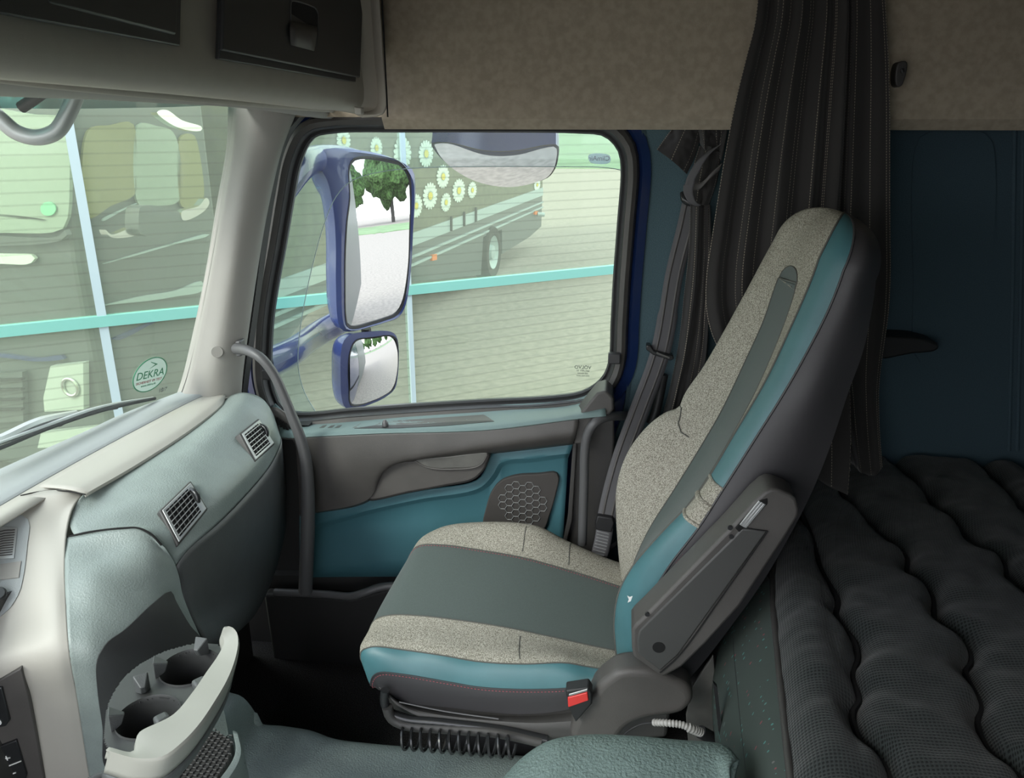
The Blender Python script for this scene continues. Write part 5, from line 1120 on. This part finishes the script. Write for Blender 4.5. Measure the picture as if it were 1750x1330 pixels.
prism('side_lamp', [L(739, 436, .04), L(747, 434, .04), L(747, 444, .04), L(739, 446, .04)], -LN*.04, M['orange'], LR, smooth=False)
prism('marker_lamp', [L(915, 361, .05), L(920, 361, .05), L(920, 367, .05), L(915, 367, .05)], -LN*.05, M['orange'], LR, smooth=False)
tube('lamp_arm', [L(918, 366, .05), L(930, 367, .2)], .05, M['alu'], LR, res=3)
for a in (772, 794, 814): prism('door_bar', [L(a, 370-(a-772)*.37, .05), L(a+1.6, 370-(a-772)*.37, .05), L(a+1.6, 395-(a-772)*.37, .05), L(a, 395-(a-772)*.37, .05)], -LN*.03, M['black'], LR, smooth=False)
def daisy(px, py, r, sq):
    c = L(px, py, .012); zc = (c-CAM).dot(fwd); R = r*zc/F_PX; mb = MB(); n = 17
    # the side plane is seen at a glancing angle: the print itself is round on the panel
    for k in range(n):
        a = 2*math.pi*k/n; u = LD*math.cos(a)*sq+V((0, 0, math.sin(a))); t = LD*-math.sin(a)*sq+V((0, 0, math.cos(a)))
        mb.prism([c+u*R*.25, c+u*R*.6+t*R*.13, c+u*R*.9+t*R*.12, c+u*R, c+u*R*.9-t*R*.12, c+u*R*.6-t*R*.13], LN*.004)
    o = mb.build('daisy_print', M['petal'], LR, smooth=False)
    prism('daisy_heart', [c+LN*.006+(LD*math.cos(2*math.pi*k/20)*sq+V((0, 0, math.sin(2*math.pi*k/20))))*R*.28 for k in range(20)], LN*.004, M['yolk'], o, smooth=False)
for d in ((728, 263, 23), (757, 302, 20), (735, 335, 23), (762, 346, 16), (784, 326, 20), (807, 325, 14), (688, 262, 28), (643, 253, 19), (587, 240, 22), (711, 352, 20), (690, 350, 22), (918, 316, 10)):
    v = ray(d[0], d[1]).normalized(); k = .58 / max(.12, abs(v.dot(LN))/1.0) if False else None
    s_ = (L(d[0]+4, d[1])-L(d[0], d[1])); s_ = V((s_.x, s_.y, 0)).length; h_ = 4*(L(d[0], d[1])-CAM).dot(fwd)/F_PX
    daisy(d[0], d[1], d[2], .55*s_/h_)
# cab of the lorry
cab_s1 = (L(362, 300)-LG).dot(LD); cab_s0 = (L(122, 380)-LG).dot(LD)
CABD = 2.4
pr = [LS(cab_s0, -1.2), LS(cab_s1, -1.2), LS(cab_s1, 2.3), LS(cab_s0+.5, 2.3), LS(cab_s0+.12, 1.9), LS(cab_s0, .6)]
prism('cab', pr, -LN*CABD, M['trucknavy'], LR, smooth=False, bevel=.06)
def side(name, pts, m, d=.01, t=.02, **k): return prism(name, spline([L(a, b, d+t) for a, b in pts], 40, closed=True) if k.get('sm', 1) else [L(a, b, d+t) for a, b in pts], -LN*t, m, LR, smooth=False)
side('side_window', [(150, 225), (190, 214), (228, 212), (232, 300), (232, 330), (190, 352), (150, 372)], M['truckglass2'])
side('side_window', [(236, 214), (270, 216), (292, 222), (303, 240), (308, 340), (270, 352), (237, 350)], M['truckglass'])
side('side_window', [(308, 236), (330, 230), (336, 240), (349, 330), (345, 345), (320, 355), (310, 352)], M['truckglass2'])
side('door_line', [(240, 345), (241, 345), (210, 360), (175, 378), (174, 376), (208, 358)], M['alu'], t=.01)
side('mirror_arm', [(268, 192), (285, 188), (310, 205), (346, 218), (344, 223), (318, 222), (292, 212)], M['chrome'], .3, .06)
side('mirror_arm', [(181, 393), (190, 401), (236, 387), (239, 398), (200, 407), (186, 403)], M['chrome'], .3, .06)
side('mirror_arm', [(310, 363), (340, 352), (353, 338), (358, 345), (350, 360), (312, 376)], M['chrome'], .3, .06)
side('lorry_mirror', [(243, 352), (300, 358), (308, 366), (308, 400), (300, 403), (240, 400), (237, 390), (239, 356)], M['trucknavy'], .3, .12)
side('cab_band', [(172, 524), (240, 507), (300, 497), (346, 481), (350, 487), (346, 497), (300, 507), (250, 515), (190, 521)], M['alu'])
side('cab_stripe', [(178, 451), (230, 435), (300, 415), (358, 400), (358, 402), (300, 417.5), (230, 437.5)], M['alu'])
side('cab_stripe', [(193, 580), (250, 553), (290, 533), (292, 536), (255, 556), (205, 581)], M['mirrorblue'])
# front of the lorry cab
FO = LS(cab_s0, 0)-LD*.0; FNN = -LD
def FR(px, py, d=.0): return Pp(px, py, FO+FNN*d, FNN)
def front(name, pts, m, d=.01, t=.03, sm=True): return prism(name, spline([FR(a, b, d+t) for a, b in pts], 40, closed=True) if sm else [FR(a, b, d+t) for a, b in pts], -FNN*t, m, LR, smooth=False)
front('lorry_windscreen', [(-120, 195), (60, 196), (112, 205), (119, 300), (112, 385), (96, 396), (0, 398), (-120, 396)], M['truckglass'])
front('screen_trim', [(-120, 402), (100, 404), (112, 392), (116, 396), (104, 411), (-120, 410)], M['trucknavy'], .01, .05)
front('white_panel', [(-120, 432), (0, 434), (60, 438), (52, 450), (0, 451), (-120, 450)], M['petal'])
front('front_band', [(-120, 603), (0, 605), (60, 612), (110, 608), (112, 612), (62, 618), (0, 611), (-120, 609)], M['mirrorblue'])
front('wiper_line', [(-60, 368), (0, 366), (88, 379), (88, 381), (0, 370), (-60, 372)], M['black'])
o = front('headlamp', [(86, 626), (142, 620), (143, 700), (76, 704), (74, 680)], M['lampglass'], .02, .06, False)
cx_ = FR(120, 662, .09); tube('lamp_ring', [cx_+(-LN*math.cos(2*math.pi*k/20)+V((0, 0, math.sin(2*math.pi*k/20))))*.07 for k in range(20)], .014, M['chrome'], LR, closed=True, res=30)
front('lower_lamp', [(70, 740), (176, 728), (178, 760), (64, 766)], M['lampglass'], .02, .06, False)
front('grille', [(-60, 640), (38, 636), (40, 720), (-60, 726)], M['trucknavy'], .01, .05, False)
for k in range(4): front('grille_bar', [(-60, 650+k*17), (36, 647+k*17), (36, 651+k*17), (-60, 654+k*17)], M['black'], .05, .04, False)
front('green_badge', [(82+13*math.cos(t*math.pi/8), 357+12*math.sin(t*math.pi/8)) for t in range(16)], M['greenlight'], .045, .01)
